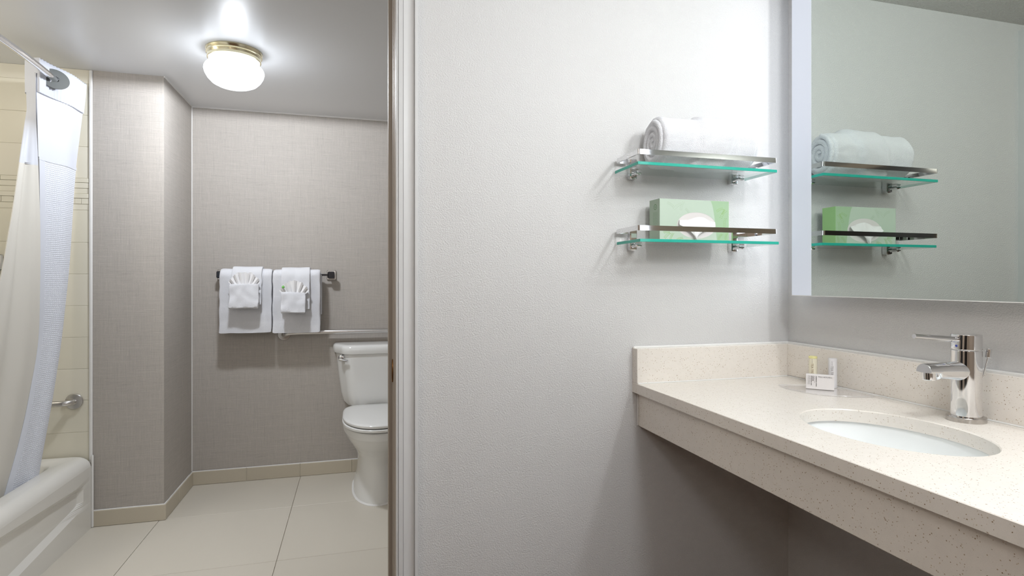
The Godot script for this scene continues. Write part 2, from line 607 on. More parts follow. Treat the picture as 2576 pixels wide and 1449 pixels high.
func build_bathroom_shell() -> void:
	struct("wall_bathroom_back", slab(Vector3(-1.1, -0.1, BATH_BACK - 0.12), Vector3(1.0, 2.3, BATH_BACK)), M.linen, "taupe linen wallpapered wall behind the toilet and towels")
	struct("wall_bathroom_jog", slab(Vector3(TUB_X, -0.1, BATH_BACK - 0.12), Vector3(JOG, 2.3, TUB_END - 0.004)), M.linen, "taupe linen wallpapered wall that juts out beside the tub")
	struct("wall_bathroom_right", slab(Vector3(0.9, -0.1, BATH_BACK), Vector3(1.02, 2.3, BACK - 0.12)), M.linen, "wallpapered wall on the right of the bathroom")
	struct("wall_bathroom_left", slab(Vector3(-2.10, -0.1, BATH_BACK - 0.12), Vector3(-1.982, 2.3, BACK)), M.wall_tile[0], "cream tiled wall along the tub")
	struct("ceiling_bathroom", slab(Vector3(-2.08, BATH_CEIL, BATH_BACK - 0.12), Vector3(1.02, BATH_CEIL + 0.12, BACK - 0.12)), M.bath_ceiling, "smooth satin white bathroom ceiling")
	# the thin white bead of caulk where wallpaper meets the ceiling
	var c := Shape.new()
	c.box(Vector3(0.0, BATH_CEIL - 0.004, BATH_BACK + 0.003), Vector3(1.79, 0.008, 0.006))
	c.box(Vector3(JOG + 0.002, BATH_CEIL - 0.003, (BATH_BACK + TUB_END) / 2), Vector3(0.004, 0.006, BATH_BACK - TUB_END))
	c.box(Vector3(JOG + 0.002, 1.107, BATH_BACK + 0.002), Vector3(0.004, 2.066, 0.004))
	struct("trim_2", c, M.caulk, "thin white bead of caulk along the top of the wallpaper")

	# tiled end wall of the tub
	var end := struct("wall_tub_end", slab(Vector3(-1.99, -0.1, BATH_BACK - 0.12), Vector3(TUB_X, 2.3, TUB_END - 0.006)), M.grout, "cream tiled wall at the end of the tub")
	var rows := [[0.30, 0.447], [0.447, 0.5945], [0.5945, 0.742], [0.742, 0.8895], [0.8895, 1.037], [1.037, 1.1845], [1.1845, 1.332], [1.332, 1.483], [1.632, 1.78], [1.78, 1.928], [1.928, 2.075], [2.075, 2.14]]
	var k := 0
	for r in rows:
		for x in [[-1.958, -1.606], [-1.606, TUB_X - 0.014]]:
			put("wall_tile", slab(Vector3(x[0] + 0.0006, r[0] + 0.0006, TUB_END - 0.007), Vector3(x[1] - 0.0006, r[1] - 0.0006, TUB_END - 0.004), 0.0008), M.wall_tile[k % 3], end)
			k += 1
	# the decorative band: thin strips with staggered ends
	var band := [[1.483, 1.511, [-1.96, -1.3, TUB_X - 0.014]], [1.511, 1.538, [-1.96, -1.80, -1.547, -1.5, -1.262, -1.236, TUB_X - 0.014]], [1.538, 1.560, [-1.96, -1.42, TUB_X - 0.014]], [1.560, 1.585, [-1.96, -1.62, TUB_X - 0.014]], [1.585, 1.611, [-1.96, -1.35, TUB_X - 0.014]], [1.611, 1.632, [-1.96, -1.55, TUB_X - 0.014]]]
	var n := 0
	for b in band:
		var proud: float = 0.0015 * (n % 3)
		for i in b[2].size() - 1:
			put("border_tile", slab(Vector3(b[2][i] + 0.0007, b[0] + 0.0007, TUB_END - 0.007), Vector3(b[2][i + 1] - 0.0007, b[1] - 0.0007, TUB_END - 0.004 + proud), 0.0008), M.wall_tile[(k + i) % 3], end)
			k += 1
		n += 1
	struct("trim_3", slab(Vector3(TUB_X - 0.014, 0.30, TUB_END - 0.006), Vector3(TUB_X, BATH_CEIL, TUB_END + 0.002), 0.003), M.caulk, "white strip between the tub tiles and the wallpaper")

	# floor tiles, 0.6 m squares
	var fl := struct("floor_bathroom", slab(Vector3(-1.96, -0.1, BATH_BACK - 0.1), Vector3(1.0, -0.005, BACK)), M.floor_grout, "beige stone-look tile floor of the bathroom")
	var xs := [-1.5105, -0.9125, -0.3145, 0.2835, 0.8815]
	var zs := [-3.685, -3.10, -2.515, -1.93, -1.345]
	k = 0
	for i in 4:
		for j in 4:
			var lo := Vector3(maxf(xs[i], TUB_X - 0.1) + 0.0011, -0.006, maxf(zs[j], BATH_BACK) + 0.0011)
			var hi := Vector3(minf(xs[i + 1], 0.9) - 0.0011, 0.0, minf(zs[j + 1], BACK - 0.001) - 0.0011)
			put("floor_tile", slab(lo, hi, 0.001), M.floor_tile[k % 3], fl)
			k += 1

	# tile baseboards
	var bb := Vector2(0.075, 0.01)
	var b1 := struct("baseboard_jog_front", slab(Vector3(TUB_X, 0, TUB_END - 0.004), Vector3(JOG + 0.006, bb.x - 0.004, TUB_END + 0.002)), M.grout, "grout bed behind the tile baseboard beside the tub")
	put("baseboard_tile", slab(Vector3(TUB_X + 0.001, 0.001, TUB_END - 0.004), Vector3(JOG + bb.y, bb.x, TUB_END + bb.y - 0.004), 0.0015), M.base_tile[0], b1)
	var b2 := struct("baseboard_jog_side", slab(Vector3(JOG, 0, BATH_BACK), Vector3(JOG + 0.006, bb.x - 0.004, TUB_END)), M.grout, "grout bed behind the tile baseboard of the short side wall")
	put("baseboard_tile", slab(Vector3(JOG, 0.001, -3.30), Vector3(JOG + bb.y, bb.x, TUB_END - 0.0055), 0.0015), M.base_tile[1], b2)
	put("baseboard_tile", slab(Vector3(JOG, 0.001, BATH_BACK + bb.y), Vector3(JOG + bb.y, bb.x, -3.302), 0.0015), M.base_tile[2], b2)
	var b3 := struct("baseboard_back", slab(Vector3(JOG, 0, BATH_BACK), Vector3(0.9, bb.x - 0.004, BATH_BACK + 0.006)), M.grout, "grout bed behind the tile baseboard of the back wall")
	var x0 := [JOG, -0.607, -0.316, -0.022, 0.27, 0.57, 0.9]
	for i in 6:
		put("baseboard_tile", slab(Vector3(x0[i] + 0.001, 0.001, BATH_BACK), Vector3(x0[i + 1] - 0.001, bb.x, BATH_BACK + bb.y), 0.0015), M.base_tile[i % 3], b3)
	# caulk on top of the baseboards
	var c2 := Shape.new()
	c2.box(Vector3(0.0, bb.x + 0.001, BATH_BACK + 0.003), Vector3(1.78, 0.006, 0.006), 0.002)
	c2.box(Vector3(JOG + 0.003, bb.x + 0.001, (BATH_BACK + TUB_END) / 2), Vector3(0.006, 0.006, TUB_END - BATH_BACK), 0.002)
	c2.box(Vector3((TUB_X + JOG) / 2, bb.x + 0.001, TUB_END - 0.001), Vector3(JOG - TUB_X + 0.006, 0.006, 0.006), 0.002)
	struct("trim_4", c2, M.caulk, "bead of caulk on top of the tile baseboard")


func build_door() -> void:
	# right casing: a moulded profile (x, thickness) run up the wall
	var prof := [[0.1, 0.0], [0.1, 0.011], [0.1008, 0.012], [0.1042, 0.012], [0.1048, 0.0085], [0.1058, 0.0085], [0.1064, 0.0125], [0.1168, 0.0125], [0.1173, 0.0105], [0.1183, 0.0105], [0.1188, 0.0125], [0.124, 0.0118], [0.130, 0.0108], [0.136, 0.0114], [0.141, 0.0136], [0.1445, 0.0172], [0.1450, 0.0145], [0.1462, 0.0145], [0.1468, 0.019], [0.1475, 0.0198], [0.1540, 0.0198], [0.1548, 0.019], [0.1548, 0.0]]
	var rings := []
	for y in [0.0, 2.055]:
		var ring := PackedVector3Array()
		for p in prof:
			ring.append(Vector3(p[0], y, BACK + p[1]))
		rings.append(ring)
	var s := Shape.new()
	s.loft(rings)
	var o := struct("trim_1", s, M.trim, "moulded white casing on the right of the bathroom doorway", 25.0)
	o.set_meta("kind", "structure")
	struct("trim_5", slab(Vector3(-0.875, 2.0, BACK), Vector3(0.1, 2.055, BACK + 0.0198), 0.002), M.trim, "white head casing over the bathroom doorway")
	struct("trim_6", slab(Vector3(-0.875, 0.0, BACK), Vector3(-0.82, 2.0, BACK + 0.0198), 0.002), M.trim, "white casing on the left of the bathroom doorway")
	# split jambs either side of the pocket
	var j := Shape.new()
	j.box(Vector3(0.1045, 1.0, BACK - 0.0165), Vector3(0.011, 2.0, 0.037), 0.0015)
	j.box(Vector3(0.0975, 1.0, BACK - 0.104), Vector3(0.023, 2.0, 0.036), 0.002)
	struct("trim_7", j, M.jamb, "greige split door jamb either side of the door pocket")
	var d := struct("door_1", slab(Vector3(0.0965, 0.01, BACK - 0.081), Vector3(0.116, 2.0, BACK - 0.041), 0.003), M.jamb, "greige edge of the sliding pocket door inside the wall")
	var p := Shape.new()
	var ring0 := PackedVector3Array()
	var ring1 := PackedVector3Array()
	var ring2 := PackedVector3Array()
	var ring3 := PackedVector3Array()
	for i in 32:
		var a := TAU * i / 32
		var q := Vector2(cos(a) * 0.013, sin(a) * 0.031)
		ring0.append(Vector3(0.0968, 0.910 + q.y, BACK - 0.061 + q.x))
		ring1.append(Vector3(0.0938, 0.910 + q.y, BACK - 0.061 + q.x))
		ring2.append(Vector3(0.0934, 0.910 + q.y * 0.94, BACK - 0.061 + q.x * 0.82))
		ring3.append(Vector3(0.0964, 0.910 + q.y * 0.86, BACK - 0.061 + q.x * 0.6))
	p.loft([ring0, ring1, ring2, ring3])
	put("edge_pull", p, M.bronze, d, 40.0, "oval bronze edge pull")


# ------------------------------------------------------------------ bathroom things
func rounded(cx: float, cz: float, hx: float, hz: float, r: float, y: float, n := 8) -> PackedVector3Array:
	var out := PackedVector3Array()
	r = minf(r, minf(hx, hz))
	for q in 4:
		var sx: float = [1, -1, -1, 1][q]
		var sz: float = [1, 1, -1, -1][q]
		for i in n + 1:
			var a := PI / 2 * (q + i / float(n))
			out.append(Vector3(cx + sx * (hx - r) + cos(a) * r, y, cz + sz * (hz - r) + sin(a) * r))
	return out


func ray_polygon(o: Vector2, d: Vector2, poly: PackedVector2Array) -> Vector2:
	var best := INF
	for i in poly.size():
		var a := poly[i]
		var b := poly[(i + 1) % poly.size()]
		var e := b - a
		var den := d.cross(e)
		if absf(den) < 1e-9:
			continue
		var s := (a - o).cross(e) / den
		var w := (a - o).cross(d) / den
		if s > 0.0 and w >= -1e-6 and w <= 1.000001:
			best = minf(best, s)
	return o + d * best


func build_tub() -> void:
	var t := thing("bathtub", "white bathtub with a recessed panel in its apron", "bathtub", Vector3(-1.575, 0, -2.3425))
	var hx := 0.385
	var hz := 0.7375
	var back := 0.021        # the body sits this far behind the apron face
	var s := Shape.new()
	var rings := []
	var cx := -back / 2
	var wx := hx - back / 2
	rings.append(rounded(cx, 0, wx, hz, 0.006, 0.0))
	rings.append(rounded(cx, 0, wx, hz, 0.006, 0.285))
	for i in 7:
		var a := PI / 2 * i / 6.0
		var inset := 0.05 * (1.0 - cos(a))
		rings.append(rounded(cx - inset / 2 + back / 2, 0, wx - inset / 2 + back / 2, hz - inset * 0.1, 0.006 + inset * 0.3, 0.287 + 0.05 * sin(a)))
	rings.append(rounded(-0.02, 0, hx - 0.075, hz - 0.07, 0.10, 0.338))
	rings.append(rounded(-0.02, 0, hx - 0.088, hz - 0.085, 0.11, 0.330))
	rings.append(rounded(-0.02, 0, hx - 0.10, hz - 0.12, 0.12, 0.28))
	rings.append(rounded(-0.02, 0, hx - 0.14, hz - 0.20, 0.13, 0.10))
	rings.append(rounded(-0.02, 0, hx - 0.20, hz - 0.26, 0.12, 0.07))
	s.loft(rings)
	put("basin", s, M.tub, t, 50.0)
	# the apron face with its tapering recess
	var outer := PackedVector2Array([Vector2(-hz, 0.0), Vector2(hz, 0.0), Vector2(hz, 0.29), Vector2(-hz, 0.29)])
	var zc := 2.3425
	var inner := PackedVector2Array([Vector2(zc - 3.0, 0.128), Vector2(zc - 3.0, 0.222), Vector2(zc - 2.93, 0.231), Vector2(zc - 2.35, 0.262), Vector2(zc - 1.75, 0.268), Vector2(zc - 1.68, 0.25), Vector2(zc - 1.68, 0.06), Vector2(zc - 2.30, 0.058), Vector2(zc - 2.45, 0.068), Vector2(zc - 2.93, 0.116)])
	var deep: PackedVector2Array = Geometry2D.offset_polygon(inner, -0.022, Geometry2D.JOIN_ROUND)[0]
	var o := Vector2(0.0, 0.165)
	var r_out := PackedVector3Array()
	var r_in := PackedVector3Array()
	var r_deep := PackedVector3Array()
	var r_floor := PackedVector3Array()
	var dirs := []
	for i in 120:
		var a := TAU * i / 120.0
		dirs.append(Vector2(cos(a) * 0.7, sin(a) * 0.14))
	for p in outer:
		dirs.append(p - o)
	for p in inner:
		dirs.append(p - o)
	dirs.sort_custom(func(a, b): return Vector2(a.x / 0.7, a.y / 0.14).angle() < Vector2(b.x / 0.7, b.y / 0.14).angle())
	for d in dirs:
		var a := ray_polygon(o, d, outer)
		var b := ray_polygon(o, d, inner)
		var e := ray_polygon(o, d, deep)
		r_out.append(Vector3(hx, a.y, a.x))
		r_in.append(Vector3(hx, b.y, b.x))
		r_deep.append(Vector3(hx - 0.018, e.y, e.x))
		r_floor.append(Vector3(hx - 0.021, a.y, a.x))
	var f := Shape.new()
	f.loft([r_floor, r_out, r_in, r_deep], true, true, true)
	put("apron", f, M.tub, t, 35.0)
	var bead := Shape.new()
	bead.box(Vector3(0.388, 0.17, -0.740), Vector3(0.010, 0.34, 0.010), 0.004)
	put("caulk_bead", bead, M.caulk, t, 40.0)

	var g := thing("grab_bar", "steel grab bar with a round flange on the tub's end wall", "grab bar", Vector3(-1.262, 0.592, TUB_END))
	var fl := Shape.new()
	fl.lathe([[0.0, 0.0], [0.036, 0.0], [0.037, 0.003], [0.034, 0.008], [0.02, 0.010], [0.0, 0.010]], Vector3.ZERO, 40, Vector3.BACK)
	put("flange", fl, M.nickel, g)
	var tb := Shape.new()
	tb.tube(PackedVector3Array([Vector3(0, 0, 0.002), Vector3(0, 0, 0.02), Vector3(-0.004, 0, 0.032), Vector3(-0.014, 0, 0.042), Vector3(-0.03, 0, 0.047), Vector3(-0.1, 0, 0.048), Vector3(-0.5, 0, 0.048), Vector3(-0.53, 0, 0.045), Vector3(-0.546, 0, 0.03), Vector3(-0.55, 0, 0.0)]), 0.0135, 20)
	put("bar", tb, M.nickel, g)
	var fl2 := put("flange", fl, M.nickel, g)
	fl2.position.x = -0.55

	var d := thing("soap_dish", "grey ceramic soap dish on the tub wall, cut off by the photo's left edge", "soap dish", Vector3(-1.615, 1.236, TUB_END))
	var sd := Shape.new()
	sd.box(Vector3(0, 0, 0.006), Vector3(0.16, 0.072, 0.012), 0.006)
	put("plate", sd, M.porcelain, d)
	var tr := Shape.new()
	tr.loft([rounded(0, 0.035, 0.06, 0.03, 0.02, -0.025), rounded(0, 0.04, 0.07, 0.038, 0.025, 0.0), rounded(0, 0.04, 0.064, 0.032, 0.022, 0.0), rounded(0, 0.035, 0.055, 0.025, 0.018, -0.018)])
	put("tray", tr, M.porcelain, d)


func lerp_row(rows: Array, y: float, col: int) -> float:
	var sum := 0.0
	for d in [-0.08, -0.04, 0.0, 0.04, 0.08]:
		sum += row_at(rows, y + d, col)
	return sum / 5.0


func row_at(rows: Array, y: float, col: int) -> float:
	for i in rows.size() - 1:
		if y <= rows[i][0] and y >= rows[i + 1][0]:
			var f: float = (rows[i][0] - y) / (rows[i][0] - rows[i + 1][0])
			return lerpf(rows[i][col], rows[i + 1][col], f)
	return rows[0][col] if y > rows[0][0] else rows[rows.size() - 1][col]


# the bunch of curtain at height y, as a closed loop: front face from its near edge to its far edge, then back
func curtain_ring(y: float, swell: float, pleat: float) -> PackedVector3Array:
	# y, near edge x z, far edge x z
	var rows := [[2.07, -1.252, -2.745, -1.203, -3.07], [1.97, -1.256, -2.748, -1.210, -3.064], [1.88, -1.261, -2.763, -1.213, -3.05], [1.64, -1.272, -2.798, -1.227, -3.022], [1.23, -1.292, -2.847, -1.247, -3.019], [0.89, -1.309, -2.877, -1.264, -2.983], [0.72, -1.317, -2.836, -1.273, -2.951], [0.54, -1.325, -2.788, -1.281, -2.906], [0.39, -1.332, -2.722, -1.289, -2.862], [0.29, -1.336, -2.672, -1.296, -2.846], [0.2, -1.340, -2.64, -1.302, -2.83]]
	var a := Vector3(lerp_row(rows, y, 1), y, lerp_row(rows, y, 2))
	var b := Vector3(lerp_row(rows, y, 3), y, lerp_row(rows, y, 4))
	var along := (b - a)
	var out := Vector3(-along.z, 0, along.x).normalized()
	if out.x < 0:
		out = -out
	var ring := PackedVector3Array()
	var n := 72
	for i in n + 1:
		var f := i / float(n)
		var w := swell + 0.010 * sin(f * PI) + 0.004 * sin(f * 9.0 + y * 1.3) + pleat * sin(f * TAU * 18.0)
		ring.append(a + along * f + out * w)
	for i in 25:
		var f := 1.0 - i / 24.0
		var w := -0.05 - swell + 0.012 * sin(f * 14.0 + 1.0 + y)
		ring.append(a + along * (f * 0.94 + 0.04) + out * w)
	return ring


func sheet_from(y0: float, y1: float, n: int, swell: float, pleat: float) -> Shape:
	var rings := []
	for i in n + 1:
		rings.append(curtain_ring(lerpf(y0, y1, i / float(n)), swell, pleat))
	var s := Shape.new()
	s.loft(rings)
	return s


func build_curtain() -> void:
	var t := thing("shower_curtain", "white shower curtain bunched at the end of the tub", "shower curtain")
	put("waffle_panel", sheet_from(1.665, 0.2, 40, 0.0, 0.0), M.waffle, t, 50.0, "white waffle-weave lower curtain")
	put("window_panel", sheet_from(1.93, 1.66, 8, -0.001, 0.0), M.sheer, t, 50.0, "smooth white upper band")
	put("header", sheet_from(2.062, 1.925, 8, 0.004, 0.0055), M.sheer, t, 60.0, "pleated white header")
	var seam := sheet_from(1.668, 1.656, 2, 0.002, 0.0)
	put("seam", seam, M.sheer, t, 50.0)
	put("hem", near_edge_strip(1.655, 0.2), M.sheer, t, 50.0, "smooth stitched side hem")
	# liner behind, spreading towards the camera
	put("liner", liner_sheet(1.635, 0.2, 36), M.liner, t, 60.0, "translucent cream liner")
	put("side_panel", liner_sheet(2.0, 1.63, 10), M.sheer, t, 60.0)
	# the flat ring that the rod passes through
	var c := Vector3(-1.236, 2.0, -2.835)
	var nrm := Vector3(0.66, 0.05, 0.75).normalized()
	var sx := Vector3.UP.cross(nrm).normalized()
	var sy := nrm.cross(sx)
	var rr := []
	for q in [[0.0132, -0.002], [0.0136, 0.002], [0.045, 0.002], [0.0465, 0.0], [0.045, -0.002]]:
		var ring := PackedVector3Array()
		for i in 48:
			var a := TAU * i / 48.0
			ring.append(c + nrm * (0.024 + float(q[1])) + (sx * cos(a) * 1.12 + sy * sin(a) * 0.9) * float(q[0]))
		rr.append(ring)
	var rs := Shape.new()
	rr.append(rr[0])
	rs.loft(rr, true, false, false)
	put("ring", rs, M.plastic_grey, t, 50.0, "grey flat hookless ring")

	var r := thing("curtain_rod", "curved chrome shower curtain rod", "curtain rod")
	var path := PackedVector3Array()
	for i in 33:
		var f := i / 32.0
		var z := lerpf(TUB_END, -1.66, f)
		path.append(Vector3(-1.265 + 0.068 * sin(f * PI) ** 0.8, 2.0, z))
	var ts := Shape.new()
	ts.tube(path, 0.0125, 20)
	put("tube", ts, M.chrome, r, 50.0)
	var fs := Shape.new()
	fs.lathe([[0.0, 0.0], [0.035, 0.0], [0.034, 0.006], [0.022, 0.016], [0.018, 0.03], [0.0, 0.03]], Vector3(-1.265, 2.0, TUB_END), 32, Vector3.BACK)
	put("wall_flange", fs, M.chrome, r)
	var ks := Shape.new()
	ks.lathe([[0.0125, -0.012], [0.0185, -0.010], [0.019, 0.006], [0.017, 0.010], [0.0125, 0.011]], Vector3(-1.238, 2.0, -2.815), 32, Vector3(0.15, 0, -0.99).normalized())
	put("collar", ks, M.chrome, r)


func liner_sheet(y0: float, y1: float, n: int) -> Shape:
	var rows := [[1.985, -1.298, -2.797], [1.88, -1.300, -2.786], [1.75, -1.304, -2.760], [1.60, -1.31, -2.728], [1.5, -1.31, -2.704], [1.40, -1.31, -2.669], [1.276, -1.31, -2.633], [1.174, -1.31, -2.607], [0.9, -1.315, -2.50], [0.6, -1.32, -2.39], [0.2, -1.33, -2.25]]
	var rings := []
	for k in n + 1:
		var y := lerpf(y0, y1, k / float(n))
		var l := Vector3(lerp_row(rows, y, 1), y, lerp_row(rows, y, 2))
		var m := curtain_ring(y, 0.0, 0.0)[0] + Vector3(-0.004, 0, 0.003)
		var along := m - l
		var ring := PackedVector3Array()
		for side in 2:
			for i in 31:
				var f := i / 30.0 if side == 0 else 1.0 - i / 30.0
				var fold := minf(1.0, absf(along.z) / 0.15)
				ring.append(l + along * f + Vector3((0.010 * sin(f * 8.0 + y * 0.6) + 0.004 * sin(f * 17.0 + 2.0 * y)) * fold - 0.003 * side, 0, 0))
		rings.append(ring)
	var s := Shape.new()
	s.loft(rings)
	return s


func near_edge_strip(y0: float, y1: float) -> Shape:
	var rings := []
	for i in 41:
		var ring := curtain_ring(lerpf(y0, y1, i / 40.0), 0.0028, 0.0)
		var cut := PackedVector3Array()
		for j in 11:
			cut.append(ring[j])
		var inner := curtain_ring(lerpf(y0, y1, i / 40.0), -0.002, 0.0)
		for j in 11:
			cut.append(inner[10 - j])
		rings.append(cut)
	var s := Shape.new()
	s.loft(rings)
	return s


func build_ceiling_light() -> void:
	var t := thing("ceiling_light", "round flush-mount ceiling light with a ribbed glass bowl and brass ring", "ceiling light", Vector3(-0.504, BATH_CEIL, -2.68))
	var b := Shape.new()
	b.lathe([[0.0, 0.0], [0.111, 0.0], [0.112, -0.004], [0.109, -0.012], [0.107, -0.014], [0.110, -0.016], [0.110, -0.0185], [0.106, -0.0205], [0.104, -0.028], [0.106, -0.030], [0.106, -0.039], [0.103, -0.041], [0.0, -0.041]], Vector3.ZERO, 64)
	put("brass_ring", b, M.brass, t, 30.0, "polished brass ring")
	var g := Shape.new()
	g.lathe([[0.0, -0.040], [0.099, -0.040], [0.100, -0.056], [0.104, -0.062], [0.112, -0.068], [0.117, -0.078], [0.118, -0.088], [0.114, -0.103], [0.104, -0.121], [0.088, -0.138], [0.066, -0.149], [0.04, -0.156], [0.018, -0.1585], [0.0, -0.159]], Vector3.ZERO, 240, Vector3.UP, 60, 0.008)
	put("glass_bowl", g, M.shade, t, 50.0, "glowing ribbed glass bowl")


# a thick cloth folded over a bar: closed outline in (z, y), run along x with soft ends
func hung(x0: float, x1: float, outline: Array, soft: float, wobble: float, seed_: int) -> Shape:
	var nz := noise(9.0, FastNoiseLite.TYPE_SIMPLEX_SMOOTH, 2, seed_)
	var c := Vector2.ZERO
	for p in outline:
		c += p
	c /= outline.size()
	var rings := []
	var stations := []
	for i in 5:
		stations.append([x0 + soft * (1.0 - cos(PI / 2 * i / 4.0)), sin(PI / 2 * i / 4.0)])
	for i in range(1, 20):
		stations.append([lerpf(x0 + soft, x1 - soft, i / 20.0), 1.0])
	for i in 5:
		stations.append([x1 - soft * (1.0 - cos(PI / 2 * (4 - i) / 4.0)), sin(PI / 2 * (4 - i) / 4.0)])
	for st in stations:
		var ring := PackedVector3Array()
		var n := outline.size()
		for k in n:
			var p: Vector2 = outline[k]
			var d: Vector2 = (outline[(k + 1) % n] - outline[(k - 1 + n) % n])
			var out := Vector2(d.y, -d.x).normalized()
			var q: Vector2 = p - out * soft * 0.5 * (1.0 - st[1])
			var w := wobble * nz.get_noise_3d(st[0], p.y, p.x)
			ring.append(Vector3(st[0] + wobble * 0.5 * nz.get_noise_2d(p.y * 1.5, p.x) , q.y + w * 0.4, q.x + w))
		rings.append(ring)
	var s := Shape.new()
	s.loft(rings)
	return s


# outline of a cloth over a bar at (zc, yc): front leg down to yf, back leg down to yb
func over_bar(zf: float, zb: float, top: float, yf: float, yb: float, thick: float, flare: float) -> Array:
	var out := []
	var zc := (zf + zb) / 2.0
	var r := (zf - zb) / 2.0
	var ys := top - r
	for i in 13:
		var f := i / 12.0
		out.append(Vector2(zf + flare * (1.0 - f) ** 1.5, lerpf(yf, ys, f)))
	for i in range(1, 12):
		var a := PI * i / 12.0
		out.append(Vector2(zc + r * cos(a), ys + r * sin(a)))
	for i in 13:
		var f := i / 12.0
		out.append(Vector2(zb, lerpf(ys, yb, f)))
	# the inner side
	for i in 13:
		var f := i / 12.0
		out.append(Vector2(zb + thick, lerpf(yb - 0.002, ys, f)))
	for i in range(1, 8):
		var a := PI - PI * i / 8.0
		out.append(Vector2(zc + (r - thick) * cos(a), ys + (r - thick) * sin(a)))
	for i in 13:
		var f := i / 12.0
		out.append(Vector2(zf - thick + flare * f ** 1.5, lerpf(ys, yf - 0.002, f)))
	return out


func build_towel_bar() -> void:
	var y := 1.188
	var zb := -3.515
	var t := thing("towel_bar", "dark chrome towel bar with square posts on the taupe wall", "towel bar", Vector3(-0.44, y, BATH_BACK))
	for x in [-0.293, 0.30]:
		var p := put("post", Shape.new() if false else post_shape(), M.dark_chrome, t, 30.0)
		p.position.x = x
		var pl := put("wall_plate", slab(Vector3(-0.027, -0.029, 0.0), Vector3(0.027, 0.029, 0.012), 0.004), M.nickel, p, 30.0)
		pl.position = Vector3.ZERO
	put("bar", slab(Vector3(-0.293, -0.0055, zb - BATH_BACK - 0.006), Vector3(0.30, 0.0055, zb - BATH_BACK + 0.006), 0.0015), M.dark_chrome, t, 30.0)

	var a := put("bath_towel", hung(-0.726, -0.457, over_bar(-3.448, -3.545, 1.222, 0.864, 0.90, 0.036, 0.012), 0.016, 0.006, 3), M.terry, self, 60.0)
	tag(a, "white terry towel folded over the bar's left half", "towel", "towels on the towel bar")
	var b := put("bath_towel", hung(-0.452, -0.198, over_bar(-3.448, -3.53, 1.219, 0.858, 0.93, 0.034, 0.010), 0.016, 0.006, 8), M.terry, self, 60.0)
	tag(b, "white terry towel folded over the bar's right half, nearer the toilet", "towel", "towels on the towel bar")
	put("back_fold", hung(-0.43, -0.19, [Vector2(-3.505, 0.96), Vector2(-3.503, 1.10), Vector2(-3.505, 1.19), Vector2(-3.513, 1.20), Vector2(-3.522, 1.19), Vector2(-3.525, 1.10), Vector2(-3.523, 0.96), Vector2(-3.514, 0.955)], 0.006, 0.006, 5), M.terry, b, 60.0)

	washcloth(-0.661, -0.507, -0.662, -0.514, 1.234, 1.131, 1.009, "white washcloth folded into a pocket on the left towel, filled with fanned tissues", 12)
	washcloth(-0.405, -0.253, -0.398, -0.272, 1.231, 1.085, 0.98, "white washcloth folded into a pocket on the right towel, with a green leaf tucked in", 14)
	fan(-0.588, 1.115, 0.085, 13, "fan of pleated white tissues in the left washcloth pocket", 3)
	fan(-0.334, 1.07, 0.08, 11, "fan of pleated white tissues in the right washcloth pocket", 4)
	var l := Shape.new()
	l.lathe([[0.0, 0.0], [0.006, 0.001], [0.008, 0.006], [0.006, 0.013], [0.0, 0.016]], Vector3(-0.386, 1.112, -3.372), 20, Vector3(-0.2, 0.97, 0.0).normalized())
	var lo := put("green_sprig", l, M.green, self, 60.0)
	tag(lo, "small green leaf tucked in the right washcloth pocket", "leaf")

	var g := thing("grab_bar", "steel grab bar on the taupe wall behind the toilet", "grab bar", Vector3(-0.405, 0.84, BATH_BACK))
	var fl := Shape.new()
	fl.lathe([[0.0, 0.0], [0.036, 0.0], [0.037, 0.003], [0.034, 0.008], [0.02, 0.010], [0.0, 0.010]], Vector3.ZERO, 40, Vector3.BACK)
	put("flange", fl, M.nickel, g)
	var f2 := put("flange", fl, M.nickel, g)
	f2.position.x = 1.0
	var tb := Shape.new()
	tb.tube(PackedVector3Array([Vector3(0, 0, 0.002), Vector3(0, 0.0, 0.02), Vector3(0.004, 0.002, 0.034), Vector3(0.016, 0.006, 0.045), Vector3(0.035, 0.011, 0.049), Vector3(0.08, 0.013, 0.05), Vector3(0.5, 0.013, 0.05), Vector3(0.92, 0.013, 0.05), Vector3(0.975, 0.01, 0.046), Vector3(0.996, 0.003, 0.03), Vector3(1.0, 0.0, 0.002)]), 0.0145, 20)
	put("bar", tb, M.nickel, g, 50.0)


func post_shape() -> Shape:
	var s := Shape.new()
	s.box(Vector3(0, 0, 0.035), Vector3(0.026, 0.030, 0.05), 0.003)
	s.box(Vector3(0, 0, 0.062), Vector3(0.038, 0.040, 0.022), 0.004)
	return s


func washcloth(xa: float, xb: float, pa: float, pb: float, top: float, lip: float, bottom: float, label: String, seed_: int) -> void:
	var t := thing("washcloth", label, "washcloth", Vector3.ZERO, "washcloths on the hanging towels")
	put("back_layer", hung(xa, xb, over_bar(-3.432, -3.556, top, bottom + 0.015, 1.13, 0.008, 0.028), 0.006, 0.006, seed_), M.terry_smooth, t, 60.0)
	# the turned-up pocket, standing away from the towel
	var o := []
	for i in 13:
		var f := i / 12.0
		o.append(Vector2(-3.356 - 0.016 * f, lerpf(bottom, lip, f)))
	o.append(Vector2(-3.375, lip + 0.005))
	o.append(Vector2(-3.384, lip + 0.003))
	for i in 13:
		var f := i / 12.0
		o.append(Vector2(-3.388 - 0.006 * f, lerpf(lip - 0.004, bottom + 0.006, f)))
	o.append(Vector2(-3.380, bottom - 0.003))
	o.append(Vector2(-3.366, bottom - 0.006))
	put("pocket", hung(pa, pb, o, 0.008, 0.011, seed_ + 5), M.terry, t, 60.0, "thick folded terry pocket")


